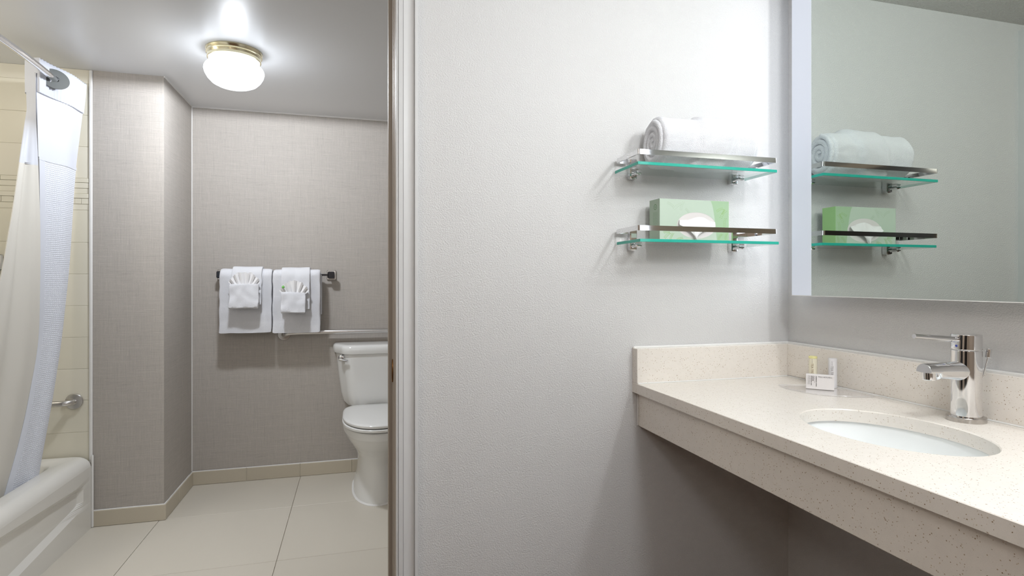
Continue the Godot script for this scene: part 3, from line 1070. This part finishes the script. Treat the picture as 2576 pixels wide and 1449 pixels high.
func fan(cx: float, base: float, tall: float, n: int, label: String, seed_: int) -> void:
	rng.seed = seed_
	var s := Shape.new()
	for i in n:
		var f := i / float(n - 1) * 2.0 - 1.0
		var a := f * 0.72 + rng.randf_range(-0.03, 0.03)
		var h := tall * (1.0 - 0.42 * f * f) * rng.randf_range(0.93, 1.05)
		var p := Vector3(cx + f * 0.040, base, -3.396 + 0.003 * (i % 2))
		var dir := Vector3(sin(a), cos(a), 0.06)
		var side := Vector3(cos(a), -sin(a), 0.0)
		var w := 0.0085
		var depth := Vector3(0, 0, 0.005 if i % 2 else -0.003)
		var n0 := s.v.size()
		# a folded leaf: a ridge between two slopes
		var r0 := PackedVector3Array([p - side * w, p + depth, p + side * w, p - Vector3(0, 0, 0.004)])
		var q := p + dir * h
		var r1 := PackedVector3Array([q - side * w * 1.25, q + depth * 1.2 + dir * 0.003, q + side * w * 1.25, q - Vector3(0, 0, 0.004)])
		s.loft([r0, r1])
	var o := put("tissue_fan", s, M.tissue, self, 20.0)
	tag(o, label, "tissues", "fanned tissues in the washcloth pockets")


# closed outline of the toilet: half-width a, back end zb, front end zf (flatter back, elliptic front)
func egg(cx: float, a: float, zb: float, zf: float, y: float, back_n := 4.0, n := 64) -> PackedVector3Array:
	var out := PackedVector3Array()
	var zm := lerpf(zb, zf, 0.42)
	for i in n:
		var an := TAU * i / n
		var c := cos(an)
		var s := sin(an)
		var e := 2.15 if s > 0 else back_n
		var k := pow(pow(absf(c), e) + pow(absf(s), e), -1.0 / e)
		out.append(Vector3(cx + a * c * k, y, zm + (zf - zm if s > 0 else zm - zb) * s * k))
	return out


func build_toilet() -> void:
	var t := thing("toilet", "white two-piece toilet half hidden behind the door jamb", "toilet", Vector3(0.115, 0.0, BATH_BACK))
	var b := Shape.new()
	var rings := []
	for r in [[0.0, 0.128, 0.10, 0.580], [0.02, 0.126, 0.10, 0.577], [0.05, 0.119, 0.10, 0.568], [0.10, 0.110, 0.10, 0.556], [0.17, 0.104, 0.09, 0.548], [0.22, 0.109, 0.08, 0.560], [0.26, 0.126, 0.07, 0.600], [0.295, 0.147, 0.06, 0.645], [0.325, 0.164, 0.05, 0.684], [0.35, 0.174, 0.05, 0.706], [0.362, 0.179, 0.045, 0.716], [0.368, 0.182, 0.045, 0.722], [0.395, 0.183, 0.045, 0.724], [0.402, 0.180, 0.048, 0.720], [0.405, 0.170, 0.055, 0.71]]:
		rings.append(egg(0, r[1], r[2], r[3], r[0]))
	b.loft(rings)
	put("bowl", b, M.porcelain, t, 50.0)
	var st := Shape.new()
	st.loft([egg(0, 0.176, 0.235, 0.722, 0.408, 5.0), egg(0, 0.183, 0.23, 0.729, 0.411, 5.0), egg(0, 0.184, 0.23, 0.730, 0.421, 5.0), egg(0, 0.180, 0.232, 0.726, 0.4245, 5.0)])
	put("seat", st, M.porcelain, t, 40.0)
	var ld := Shape.new()
	ld.loft([egg(0, 0.176, 0.222, 0.720, 0.428, 5.0), egg(0, 0.181, 0.218, 0.725, 0.431, 5.0), egg(0, 0.182, 0.218, 0.726, 0.440, 5.0), egg(0, 0.178, 0.221, 0.722, 0.4455, 5.0), egg(0, 0.168, 0.23, 0.710, 0.449, 5.0), egg(0, 0.10, 0.29, 0.60, 0.452, 5.0)])
	put("seat_lid", ld, M.porcelain, t, 40.0)
	for x in [-0.075, 0.075]:
		var h := put("hinge", slab(Vector3(-0.02, 0.405, 0.195), Vector3(0.02, 0.44, 0.235), 0.006), M.porcelain, t)
		h.position.x = x
	# the tank narrows downwards and has canted front corners
	var tk := Shape.new()
	rings = []
	for r in [[0.405, 0.12, 0.04, 0.17], [0.425, 0.165, 0.02, 0.185], [0.45, 0.188, 0.012, 0.195], [0.50, 0.2, 0.01, 0.2], [0.60, 0.213, 0.008, 0.206], [0.735, 0.228, 0.006, 0.213]]:
		rings.append(tank_ring(r[1], r[2], r[3], r[0]))
	tk.loft(rings)
	put("tank", tk, M.porcelain, t, 40.0)
	var tl := Shape.new()
	rings = []
	for r in [[0.733, 0.232, 0.008, 0.214], [0.736, 0.240, 0.004, 0.222], [0.752, 0.245, 0.002, 0.226], [0.768, 0.245, 0.002, 0.225], [0.778, 0.241, 0.005, 0.220], [0.784, 0.232, 0.010, 0.211], [0.786, 0.21, 0.03, 0.19]]:
		rings.append(tank_ring(r[1], r[2], r[3], r[0]))
	tl.loft(rings)
	put("tank_lid", tl, M.porcelain, t, 40.0)
	var lv := Shape.new()
	var ax := Vector3(-0.35, 0, 0.94).normalized()
	lv.lathe([[0.0, -0.02], [0.019, -0.02], [0.020, 0.010], [0.018, 0.018], [0.012, 0.022], [0.0, 0.023]], Vector3(-0.190, 0.712, 0.168), 32, ax)
	var handle := put("flush_handle", lv, M.chrome, t, 40.0, "chrome flush handle")
	var lv2 := Shape.new()
	lv2.tube(PackedVector3Array([Vector3(-0.206, 0.706, 0.192), Vector3(-0.186, 0.702, 0.202), Vector3(-0.160, 0.699, 0.222)]), PackedFloat32Array([0.008, 0.007, 0.006]), 14)
	put("lever", lv2, M.chrome, handle, 50.0)
	var ck := Shape.new()
	ck.loft([egg(0, 0.136, 0.092, 0.589, 0.0), egg(0, 0.136, 0.092, 0.589, 0.003), egg(0, 0.127, 0.1, 0.579, 0.008)])
	put("caulk_line", ck, M.caulk, t)


func tank_ring(a: float, zb: float, zf: float, y: float) -> PackedVector3Array:
	# plan view: straight back, canted front corners, softly rounded
	var poly := [Vector2(-a, zb), Vector2(-a, lerpf(zb, zf, 0.35)), Vector2(-a * 0.72, zf), Vector2(a * 0.72, zf), Vector2(a, lerpf(zb, zf, 0.35)), Vector2(a, zb)]
	var out := PackedVector3Array()
	var n := poly.size()
	for i in n:
		var p: Vector2 = poly[i]
		var q0: Vector2 = (poly[(i - 1 + n) % n] - p)
		var q1: Vector2 = (poly[(i + 1) % n] - p)
		var r := minf(0.045, minf(q0.length(), q1.length()) * 0.45)
		if i == 0 or i == n - 1:
			r = 0.012
		var s0 := p + q0.normalized() * r
		var s1 := p + q1.normalized() * r
		for k in 9:
			var f := k / 8.0
			var m := s0.lerp(p, f).lerp(p.lerp(s1, f), f)
			out.append(Vector3(m.x, y, m.y))
	return out


# ------------------------------------------------------------------ vanity things
const SINK := Vector2(1.021, -0.891)
const SINK_R := Vector2(0.135, 0.181)
const FRONT_X := 0.774
const COUNTER_END := -0.2


func build_counter() -> void:
	var t := thing("vanity_counter", "cream speckled quartz counter with backsplash and deep apron", "counter")
	var outer := PackedVector2Array([Vector2(FRONT_X, BACK), Vector2(RIGHT, BACK), Vector2(RIGHT, COUNTER_END), Vector2(FRONT_X, COUNTER_END)])
	var dirs := []
	for i in 120:
		dirs.append(Vector2.from_angle(TAU * i / 120.0))
	for p in outer:
		dirs.append((p - SINK).normalized())
	dirs.sort_custom(func(a, b): return a.angle() < b.angle())
	var rings := [PackedVector3Array(), PackedVector3Array(), PackedVector3Array(), PackedVector3Array(), PackedVector3Array(), PackedVector3Array()]
	var th := 0.028
	for d in dirs:
		var o := ray_polygon(SINK, d, outer)
		var k: float = 1.0 / sqrt((d.x / SINK_R.x) ** 2 + (d.y / SINK_R.y) ** 2)
		var h: Vector2 = SINK + d * k
		var h2: Vector2 = SINK + d * (k + 0.002)
		var oi := Vector2(maxf(o.x, FRONT_X + 0.0012), o.y)
		rings[0].append(Vector3(h.x, COUNTER - th, h.y))
		rings[1].append(Vector3(o.x, COUNTER - th, o.y))
		rings[2].append(Vector3(o.x, COUNTER - 0.0012, o.y))
		rings[3].append(Vector3(oi.x, COUNTER, oi.y))
		rings[4].append(Vector3(h2.x, COUNTER, h2.y))
		rings[5].append(Vector3(h.x, COUNTER - 0.002, h.y))
	rings.append(rings[0])
	var s := Shape.new()
	s.loft(rings, true, false, false)
	put("slab", s, M.quartz, t, 30.0)
	put("backsplash", slab(Vector3(FRONT_X, COUNTER, BACK), Vector3(RIGHT, 0.9575, BACK + 0.03), 0.0012), M.quartz, t, 30.0)
	put("backsplash", slab(Vector3(RIGHT - 0.03, COUNTER, BACK + 0.03), Vector3(RIGHT, 0.9575, COUNTER_END), 0.0012), M.quartz, t, 30.0)
	put("apron", slab(Vector3(FRONT_X + 0.0185, 0.73, BACK), Vector3(FRONT_X + 0.0435, COUNTER - th, COUNTER_END), 0.0015), M.quartz, t, 30.0)
	var c := Shape.new()
	c.box(Vector3((FRONT_X + RIGHT) / 2, 0.9585, BACK + 0.004), Vector3(RIGHT - FRONT_X, 0.007, 0.008), 0.0025)
	c.box(Vector3(RIGHT - 0.004, 0.9585, (BACK + COUNTER_END) / 2), Vector3(0.008, 0.007, COUNTER_END - BACK), 0.0025)
	c.box(Vector3((FRONT_X + RIGHT) / 2, COUNTER + 0.001, BACK + 0.031), Vector3(RIGHT - FRONT_X - 0.004, 0.004, 0.004), 0.0015)
	c.box(Vector3(RIGHT - 0.031, COUNTER + 0.001, (BACK + COUNTER_END) / 2), Vector3(0.004, 0.004, COUNTER_END - BACK - 0.06), 0.0015)
	c.box(Vector3(FRONT_X + 0.017, 0.78, BACK + 0.002), Vector3(0.004, 0.098, 0.004), 0.0015)
	put("caulk", c, M.caulk, t)

	var k := thing("sink", "white oval undermount sink below the counter's cutout", "sink", Vector3(SINK.x, COUNTER - th, SINK.y))
	var b := Shape.new()
	var prof := [[1.16, -0.012], [1.16, 0.0], [1.04, 0.0], [1.03, -0.004], [1.01, -0.03], [0.95, -0.08], [0.82, -0.118], [0.6, -0.138], [0.3, -0.147], [0.11, -0.15], [0.11, -0.162], [0.62, -0.152], [0.86, -0.132], [1.0, -0.09], [1.06, -0.03], [1.07, -0.012]]
	var rr := []
	for p in prof:
		var ring := PackedVector3Array()
		for i in 72:
			var a := TAU * i / 72.0
			ring.append(Vector3(cos(a) * SINK_R.x * p[0], p[1], sin(a) * SINK_R.y * p[0]))
		rr.append(ring)
	rr.append(rr[0])
	b.loft(rr, true, false, false)
	put("basin", b, M.sink, k, 50.0)
	var d := Shape.new()
	d.lathe([[0.0, -0.156], [0.016, -0.156], [0.021, -0.1485], [0.019, -0.146], [0.012, -0.147], [0.0, -0.145]], Vector3.ZERO, 32)
	put("drain", d, M.chrome, k)


func build_mirror() -> void:
	var t := thing("mirror", "frameless wall mirror with a frosted light strip down its side", "mirror", Vector3(1.237, 1.585, -0.896))
	put("housing", slab(Vector3(0.003, -0.43, -0.415), Vector3(RIGHT - 1.237, 0.43, 0.415)), M.housing, t)
	put("mirror_glass", slab(Vector3(-0.004, -0.475, -0.421), Vector3(0.003, 0.475, 0.421)), M.mirror, t)
	for z in [[-0.496, -0.421], [0.421, 0.496]]:
		put("light_strip", slab(Vector3(-0.004, -0.475, z[0]), Vector3(0.014, 0.475, z[1]), 0.001), M.led, t, 30.0, "frosted glowing strip")
	var e := Shape.new()
	e.box(Vector3(-0.0005, -0.4757, 0), Vector3(0.0075, 0.0014, 0.994))
	put("polished_edge", e, M.caulk, t)
	# globe lights on a bar under the ceiling, outside the photograph
	var g := thing("vanity_light", "bar of three white globe lights under the ceiling before the mirror", "ceiling light", Vector3(1.15, 1.995, -0.43))
	put("bar", slab(Vector3(-0.03, 0.06, -0.36), Vector3(0.03, CEIL - 1.995, 0.36), 0.006), M.chrome, g)
	for z in [-0.25, 0.0, 0.25]:
		var s := Shape.new()
		s.lathe([[0.0, -0.045], [0.02, -0.04], [0.036, -0.026], [0.044, 0.0], [0.036, 0.026], [0.02, 0.04], [0.0, 0.045]], Vector3(0.0, 0, z), 28)
		put("globe", s, M.bulb, g, 60.0)
		var a := Shape.new()
		a.tube(PackedVector3Array([Vector3(0, 0.065, z), Vector3(0, 0.04, z)]), 0.009, 12)
		put("arm", a, M.chrome, g)
	bowl_lamp("vanity_ceiling_light", "white glass bowl ceiling light over the vanity", Vector3(0.70, CEIL, -0.25), 0.13, 0.15)
	bowl_lamp("hall_ceiling_light", "large white glass bowl ceiling light behind the camera", Vector3(-0.2, CEIL, 1.2), 0.17, 0.24)
	bowl_lamp("entry_ceiling_light", "white glass bowl ceiling light beside the left wall", Vector3(-0.75, CEIL, -0.35), 0.17, 0.24)
	bowl_lamp("shower_light", "small white glass bowl light over the tub", Vector3(-1.68, BATH_CEIL, -2.25), 0.10)


func bowl_lamp(called: String, label: String, at: Vector3, r: float, drop := 0.12) -> void:
	var v := thing(called, label, "ceiling light", at)
	var f := Shape.new()
	var top := 0.11 - drop
	f.lathe([[0.0, 0.0], [r * 0.5, 0.0], [r * 0.5, -0.012], [0.012, -0.016], [0.012, top - 0.02], [0.0, top - 0.02]], Vector3.ZERO, 40)
	put("canopy", f, M.trim, v)
	var g := Shape.new()
	g.lathe([[0.0, top - 0.019], [r * 0.55, top - 0.022], [r, top - 0.07], [r, top - 0.12], [r * 0.85, top - 0.16], [r * 0.5, top - 0.19], [0.0, top - 0.2]], Vector3.ZERO, 48)
	put("glass_bowl", g, M.bulb, v, 60.0)


func build_faucet() -> void:
	var t := thing("faucet", "chrome single-lever faucet at the oval sink", "faucet", Vector3(1.237, COUNTER, -0.9))
	var b := Shape.new()
	b.lathe([[0.0, 0.0], [0.0342, 0.0], [0.0348, 0.001], [0.0348, 0.0095], [0.0338, 0.0105], [0.0285, 0.0105], [0.0, 0.0105]], Vector3.ZERO, 56)
	put("base_ring", b, M.satin, t, 30.0)
	var c := Shape.new()
	c.lathe([[0.0, 0.010], [0.0265, 0.010], [0.0268, 0.013], [0.0268, 0.147], [0.0263, 0.1485], [0.0, 0.1485]], Vector3.ZERO, 64)
	put("body", c, M.chrome, t, 30.0)
	var h := Shape.new()
	h.lathe([[0.0, 0.1502], [0.0266, 0.1502], [0.0272, 0.1512], [0.0272, 0.1800], [0.0264, 0.1816], [0.0, 0.1820]], Vector3.ZERO, 64)
	var cap := put("cap", h, M.chrome, t, 30.0)
	var lv := Shape.new()
	lv.tube(PackedVector3Array([Vector3(-0.0235, 0.171, 0.0), Vector3(-0.028, 0.171, 0.0), Vector3(-0.0285, 0.171, 0.0), Vector3(-0.0845, 0.176, 0.0), Vector3(-0.141, 0.181, 0.0)]), PackedFloat32Array([0.0048, 0.0048, 0.0062, 0.0055, 0.0046]), 24)
	put("lever", lv, M.chrome, cap, 30.0)
	var dot := Shape.new()
	dot.lathe([[0.0, 0.0], [0.0026, 0.0], [0.0022, 0.0009], [0.0, 0.0011]], Vector3(-0.0270, 0.158, 0.0), 16, Vector3(-1, 0, 0))
	put("temperature_dot", dot, M.blue, t, 40.0, "tiny blue dot")
	# spout: a round arm whose end is cut away below for the aerator
	var s := Shape.new()
	var rings := []
	var stations := [[-0.015, 0.0205, 1.0, 0.0], [-0.0235, 0.0200, 1.0, 0.0], [-0.034, 0.0187, 1.0, 0.001], [-0.05, 0.0180, 1.0, 0.0015], [-0.070, 0.0174, 1.0, 0.002], [-0.084, 0.0172, 1.0, 0.002], [-0.0895, 0.0172, 0.28, 0.002], [-0.1135, 0.0168, 0.14, 0.002], [-0.1155, 0.0160, 0.12, 0.002]]
	for q in stations:
		var ring := PackedVector3Array()
		for i in 40:
			var a := TAU * i / 40.0
			var yy: float = sin(a) * q[1]
			if yy < 0.0:
				yy *= q[2]
			ring.append(Vector3(q[0], 0.1055 + q[3] + yy, cos(a) * q[1]))
		rings.append(ring)
	s.loft(rings)
	var spout := put("spout", s, M.chrome, t, 35.0)
	var ae := Shape.new()
	ae.lathe([[0.0, 0.006], [0.0125, 0.006], [0.0128, -0.008], [0.0118, -0.0095], [0.0098, -0.0095], [0.0098, -0.0075], [0.0, -0.0075]], Vector3(-0.1015, 0.1, 0.0), 32)
	put("aerator", ae, M.chrome, spout, 35.0)
	var rod := Shape.new()
	rod.tube(PackedVector3Array([Vector3(0.0265, 0.09, 0.014), Vector3(0.0305, 0.12, 0.018), Vector3(0.033, 0.140, 0.021)]), 0.0013, 10)
	var lift := put("lift_rod", rod, M.chrome, t)
	var kn := Shape.new()
	kn.lathe([[0.0, 0.0], [0.0052, 0.0], [0.0056, 0.001], [0.0056, 0.017], [0.005, 0.018], [0.0, 0.018]], Vector3(0.0325, 0.134, 0.0205), 24, Vector3(0.12, 0.99, 0.0).normalized())
	put("knob", kn, M.chrome, lift, 35.0)


func build_amenities() -> void:
	# leaf-shaped clear tray
	var a := Vector2(1.139, -1.338)
	var b := Vector2(1.261, -1.136)
	var mid := (a + b) / 2
	var ax := (b - a).normalized()
	var nx := Vector2(-ax.y, ax.x)
	var half := a.distance_to(b) / 2
	var rings := []
	for q in [[0.97, 0.0], [1.0, 0.0025], [0.985, 0.004], [0.96, 0.0032], [0.9, 0.0022], [0.5, 0.002]]:
		var ring := PackedVector3Array()
		for i in 64:
			var an := TAU * i / 64.0
			var c := cos(an)
			var w := 0.066 * (1.0 - c * c) ** 0.9 * signf(sin(an))
			var p: Vector2 = mid + (ax * c * half + nx * w) * float(q[0])
			ring.append(Vector3(minf(p.x, RIGHT - 0.034), COUNTER + 0.0004 + q[1], p.y))
		rings.append(ring)
	var s := Shape.new()
	s.loft(rings)
	var tray := put("amenity_tray", s, M.clear_tray, self, 50.0)
	tag(tray, "clear leaf-shaped tray on the counter beside the sink", "tray")
	var top := COUNTER + 0.0032
	# soap carton standing on its long edge
	var p0 := Vector2(1.175, -1.273)
	var p1 := Vector2(1.221, -1.227)
	var c := thing("soap_box", "small white soap carton with dark print, standing on the clear tray", "soap box", Vector3((p0.x + p1.x) / 2 + 0.006, top, (p0.y + p1.y) / 2 - 0.006))
	c.rotation.y = -atan2(p1.y - p0.y, p1.x - p0.x)
	put("carton", slab(Vector3(-0.0335, 0, -0.0095), Vector3(0.0335, 0.0385, 0.0085), 0.0008), M.card, c)
	var zf := 0.0087
	lettering("lettering", "PAUL MITCHELL", 0.0052, Basis(), Vector3(0.0125, 0.0335, zf), M.ink, c, false, 0.033)
	var down := Basis(Vector3(0, -1, 0), Vector3(1, 0, 0), Vector3(0, 0, 1))
	var lines := [[-0.0085, "CLEANSING CITRUS", true, 0.028], [-0.0125, "net wt 1.0 oz", false, 0.018], [-0.0165, "SAVON", true, 0.0135], [-0.0203, "REFRESHING SOAP", true, 0.0255], [-0.0240, "pain de savon pur", false, 0.0235], [-0.0276, "for face and body", false, 0.0235]]
	for l in lines:
		lettering("fine_print", l[1], 0.003, down, Vector3(l[0], 0.0352 - l[3] / 2, zf), M.ink if l[2] else M.pale_ink, c, l[2], l[3])
	for q in [["cream", Vector2(1.243, -1.322), M.cream_bottle, M.yellow_cap, "slim cream bottle with a pale yellow cap behind the soap carton"], ["white", Vector2(1.258, -1.268), M.white_bottle, M.white_bottle, "slim white bottle with a white cap behind the soap carton"]]:
		var t := thing("toiletry_bottle", q[4], "bottle", Vector3(q[1].x, top - 0.0008, q[1].y), "slim bottles on the tray")
		var body := Shape.new()
		body.lathe([[0.0, 0.0], [0.0095, 0.0], [0.0105, 0.001], [0.0108, 0.008], [0.0108, 0.0735], [0.0, 0.0735]], Vector3.ZERO, 32)
		put("bottle_body", body, q[2], t)
		var cap := Shape.new()
		cap.lathe([[0.0, 0.0735], [0.0111, 0.0737], [0.0112, 0.0785], [0.0105, 0.0797], [0.0, 0.0799]], Vector3.ZERO, 32)
		put("cap", cap, q[3], t)
		var face := Vector3(-0.62, 0, 0.78).normalized().rotated(Vector3.UP, -0.25)
		var across := Vector3.UP.cross(face).normalized()
		lettering("lettering", "TEA TREE", 0.0068, Basis(Vector3(0, -1, 0), across, face), face * 0.0109 + Vector3(0, 0.0435, 0), M.brown_ink if q[0] == "cream" else M.pale_ink, t, false, 0.032)
		lettering("fine_print", "paul mitchell", 0.003, Basis(Vector3(0, -1, 0), across, face), face * 0.0109 + Vector3(0, 0.0665, 0), M.pale_ink, t, false, 0.011)


func flat_rail(x0: float, x1: float, y: float, front: float) -> Shape:
	# a flat bar bent to a U: from the wall forward, across, and back
	var th := 0.0045
	var h := 0.0068
	var r := 0.006
	var line := PackedVector2Array([Vector2(x0 + 0.035, BACK + 0.012), Vector2(x0 + 0.012, BACK + 0.012)])
	for q in [[Vector2(x0, BACK + 0.012), 0], [Vector2(x0, front), 1], [Vector2(x1, front), 2], [Vector2(x1, BACK + 0.012), 3]]:
		var p: Vector2 = q[0]
		var din: Vector2 = [Vector2(-1, 0), Vector2(0, 1), Vector2(1, 0), Vector2(0, -1)][q[1]]
		var dout: Vector2 = [Vector2(0, 1), Vector2(1, 0), Vector2(0, -1), Vector2(-1, 0)][q[1]]
		for i in 6:
			var f := i / 5.0
			line.append((p - din * r).lerp(p, f).lerp(p.lerp(p + dout * r, f), f))
	line.append(Vector2(x1 - 0.035, BACK + 0.012))
	var rings := []
	for i in line.size():
		var d := (line[mini(i + 1, line.size() - 1)] - line[maxi(i - 1, 0)]).normalized()
		var nn := Vector2(-d.y, d.x)
		var ring := PackedVector3Array()
		for k in [[0.0, -h], [0.0006, -h], [1.0, -h + 0.0006], [1.0, h - 0.0006], [0.0006, h], [0.0, h]]:
			var off: float = -th * float(k[0])
			ring.append(Vector3(line[i].x + nn.x * off, y + float(k[1]), line[i].y + nn.y * off))
		rings.append(ring)
	var s := Shape.new()
	s.loft(rings)
	return s


func build_shelf(x0: float, x1: float, glass_x: float, glass_top: float, rail_y: float, brackets: Array, label: String) -> void:
	var t := thing("glass_shelf", label, "shelf", Vector3.ZERO, "glass shelves on the wall")
	var f := -1.357
	var gx0 := x0 + glass_x
	var gx1 := x1 + glass_x
	var lo := glass_top - 0.008
	put("glass_plate", slab(Vector3(gx0 + 0.002, lo, BACK + 0.004), Vector3(gx1 - 0.002, glass_top, f - 0.002)), M.glass_face, t, 20.0, "clear glass plate")
	var e := Shape.new()
	e.box(Vector3((gx0 + gx1) / 2, (lo + glass_top) / 2, f - 0.001), Vector3(gx1 - gx0, 0.008, 0.002), 0.0006)
	e.box(Vector3(gx0 + 0.001, (lo + glass_top) / 2, (BACK + f) / 2 + 0.001), Vector3(0.002, 0.008, f - BACK - 0.006), 0.0006)
	e.box(Vector3(gx1 - 0.001, (lo + glass_top) / 2, (BACK + f) / 2 + 0.001), Vector3(0.002, 0.008, f - BACK - 0.006), 0.0006)
	put("glass_edge", e, M.glass_edge, t, 30.0, "polished green glass edge")
	put("rail", flat_rail(x0, x1, rail_y, f), M.chrome, t, 35.0, "flat chrome guard rail")
	for x in brackets:
		var b := Shape.new()
		b.box(Vector3(x, (rail_y + lo) / 2 - 0.004, BACK + 0.011), Vector3(0.022, rail_y - lo + 0.024, 0.022), 0.0025)
		var o := put("bracket", b, M.chrome, t, 30.0, "chrome wall bracket")
		var c := Shape.new()
		c.box(Vector3(x, lo - 0.0045, BACK + 0.038), Vector3(0.018, 0.009, 0.034), 0.003)
		c.box(Vector3(x, glass_top + 0.003, BACK + 0.034), Vector3(0.016, 0.006, 0.026), 0.0025)
		put("clamp", c, M.chrome, o, 35.0)


func build_shelves() -> void:
	build_shelf(0.717, 1.153, 0.0, 1.467, 1.4932, [0.768, 1.105], "upper glass shelf with chrome rail, holding the rolled towel")
	build_shelf(0.717, 1.153, 0.006, 1.263, 1.2918, [0.768, 1.105], "lower glass shelf with chrome rail, holding the tissue box")

	# rolled towel: a spiral section run along x, with a raised flap wrapped round its middle
	var t := thing("rolled_towel", "white rolled terry towel lying on the upper glass shelf", "towel", Vector3(0.955, 1.4672, -1.428))
	var nz := noise(14.0, FastNoiseLite.TYPE_SIMPLEX_SMOOTH, 2, 17)
	var rings := []
	var n := 72
	var sts := []
	for i in 6:
		sts.append([-0.155 + 0.012 * (1.0 - cos(PI / 2 * i / 5.0)), sin(PI / 2 * i / 5.0)])
	for i in range(1, 30):
		sts.append([lerpf(-0.143, 0.131, i / 30.0), 1.0])
	for i in 6:
		sts.append([0.143 - 0.012 * (1.0 - cos(PI / 2 * (5 - i) / 5.0)), sin(PI / 2 * (5 - i) / 5.0)])
	for st in sts:
		var ring := PackedVector3Array()
		for i in n:
			var a := TAU * i / n
			var wrap: float = smoothstep(-0.052, -0.044, st[0] - 0.018 * sin(a)) * (1.0 - smoothstep(0.052, 0.060, st[0] - 0.02 * sin(a)))
			var r: float = 0.0690 + 0.011 * wrap - 0.006 * smoothstep(0.05, 0.15, st[0]) + 0.0035 * nz.get_noise_3d(st[0], cos(a) * 0.1, sin(a) * 0.1)
			r -= 0.013 * (1.0 - st[1])
			var y := sin(a) * r * 1.02
			var z := cos(a) * r * 0.96
			ring.append(Vector3(st[0], maxf(y + 0.0695, 0.0006), z))
		rings.append(ring)
	var s := Shape.new()
	s.loft(rings)
	put("roll", s, M.terry, t, 60.0)
	# the coil showing at either end
	for side in [-1.0, 1.0]:
		var path := PackedVector3Array()
		var rad := PackedFloat32Array()
		for i in 110:
			var f := i / 109.0
			var an := f * TAU * 3.1 + 0.8
			var r := 0.004 + 0.050 * f
			path.append(Vector3(side * (0.1545 - 0.004 * (1.0 - f)) - (0.009 if side > 0 else 0.0), 0.0695 + sin(an) * r * 1.04, cos(an) * r * 0.94))
			rad.append(0.0078)
		var c := Shape.new()
		c.tube(path, rad, 10)
		put("coil", c, M.terry, t, 60.0, "rolled spiral end")

	# tissue box on its long side, the opening towards the room
	var b := thing("tissue_box", "pale green leaf-print tissue box standing on the lower glass shelf", "tissue box", Vector3(0.928, 1.2632, -1.447))
	b.rotation.y = 0.03
	var w := 0.1135
	var h := 0.118
	var d := 0.0265
	put("carton", slab(Vector3(-w, 0.0, -d), Vector3(w, h, d - 0.0006), 0.0008), M.box_body, b)
	var fr := Shape.new()
	# front panel with an oval opening
	var hole_c := Vector2(0.006, 0.046)
	var hole_r := Vector2(0.064, 0.037)
	var rect := PackedVector2Array([Vector2(-w, 0.0), Vector2(w, 0.0), Vector2(w, h), Vector2(-w, h)])
	var dirs := []
	for i in 64:
		dirs.append(Vector2.from_angle(TAU * i / 64.0))
	for p in rect:
		dirs.append((p - hole_c).normalized())
	dirs.sort_custom(func(p, q): return p.angle() < q.angle())
	var m := dirs.size()
	for i in m:
		var q0 := []
		for k in [i, (i + 1) % m]:
			var dd: Vector2 = dirs[k]
			q0.append(ray_polygon(hole_c, dd, rect))
			q0.append(hole_c + dd / sqrt((dd.x / hole_r.x) ** 2 + (dd.y / hole_r.y) ** 2))
		var uv := func(p: Vector2) -> Vector2: return Vector2((p.x + w) / (2 * w), 1.0 - p.y / h)
		var at := func(p: Vector2) -> Vector3: return Vector3(p.x, p.y, d)
		fr.quad(at.call(q0[0]), at.call(q0[1]), at.call(q0[3]), at.call(q0[2]), uv.call(q0[0]), uv.call(q0[1]), uv.call(q0[3]), uv.call(q0[2]))
	put("printed_front", fr, M.box_front, b, 20.0)
	var en := Shape.new()
	en.quad(Vector3(-w - 0.0003, 0, -d), Vector3(-w - 0.0003, 0, d), Vector3(-w - 0.0003, h, d), Vector3(-w - 0.0003, h, -d), Vector2(0, 1), Vector2(1, 1), Vector2(1, 0), Vector2(0, 0))
	en.flip(0)
	put("printed_end", en, M.box_end, b, 20.0)
	put("green_end", slab(Vector3(w, 0.0, -d), Vector3(w + 0.0004, h, d)), M.box_side, b)
	var fi := Shape.new()
	var fring := PackedVector3Array()
	for i in 40:
		var a := TAU * i / 40.0
		fring.append(Vector3(hole_c.x + cos(a) * hole_r.x * 1.04, hole_c.y + sin(a) * hole_r.y * 1.04, d - 0.0003))
	fi.fan(fring, false)
	fi.flip(0)
	put("plastic_film", fi, M.film, b)
	# the tissue pulled out of the slot, falling over the lower lip
	var tn := noise(3.0, FastNoiseLite.TYPE_SIMPLEX_SMOOTH, 2, 6)
	rings = []
	for j in 15:
		var v := j / 14.0
		var ring := PackedVector3Array()
		var back := PackedVector3Array()
		for i in 25:
			var u := i / 24.0 * 2.0 - 1.0
			var half_w := lerpf(0.058, 0.005, smoothstep(0.5, 1.15, v))
			var yy := lerpf(0.066 + 0.004 * sin(u * 4.0 + 1.0) - 0.006 * u * u, 0.002 + 0.03 * absf(u), v)
			var zz := d + 0.0045 + 0.006 * sin(v * PI * 0.7) + 0.0025 * sin(u * 7.0 + v * 3.0) * v + 0.003 * tn.get_noise_2d(u * 0.8, v * 0.35)
			var px := hole_c.x - 0.008 * v + u * half_w
			ring.append(Vector3(px, yy, zz))
			back.append(Vector3(px, yy, zz - 0.0015))
		back.reverse()
		ring.append_array(back)
		rings.append(ring)
	var ts := Shape.new()
	ts.loft(rings)
	var tissue := put("tissue", ts, M.tissue, b, 40.0, "white tissue hanging out of the opening")
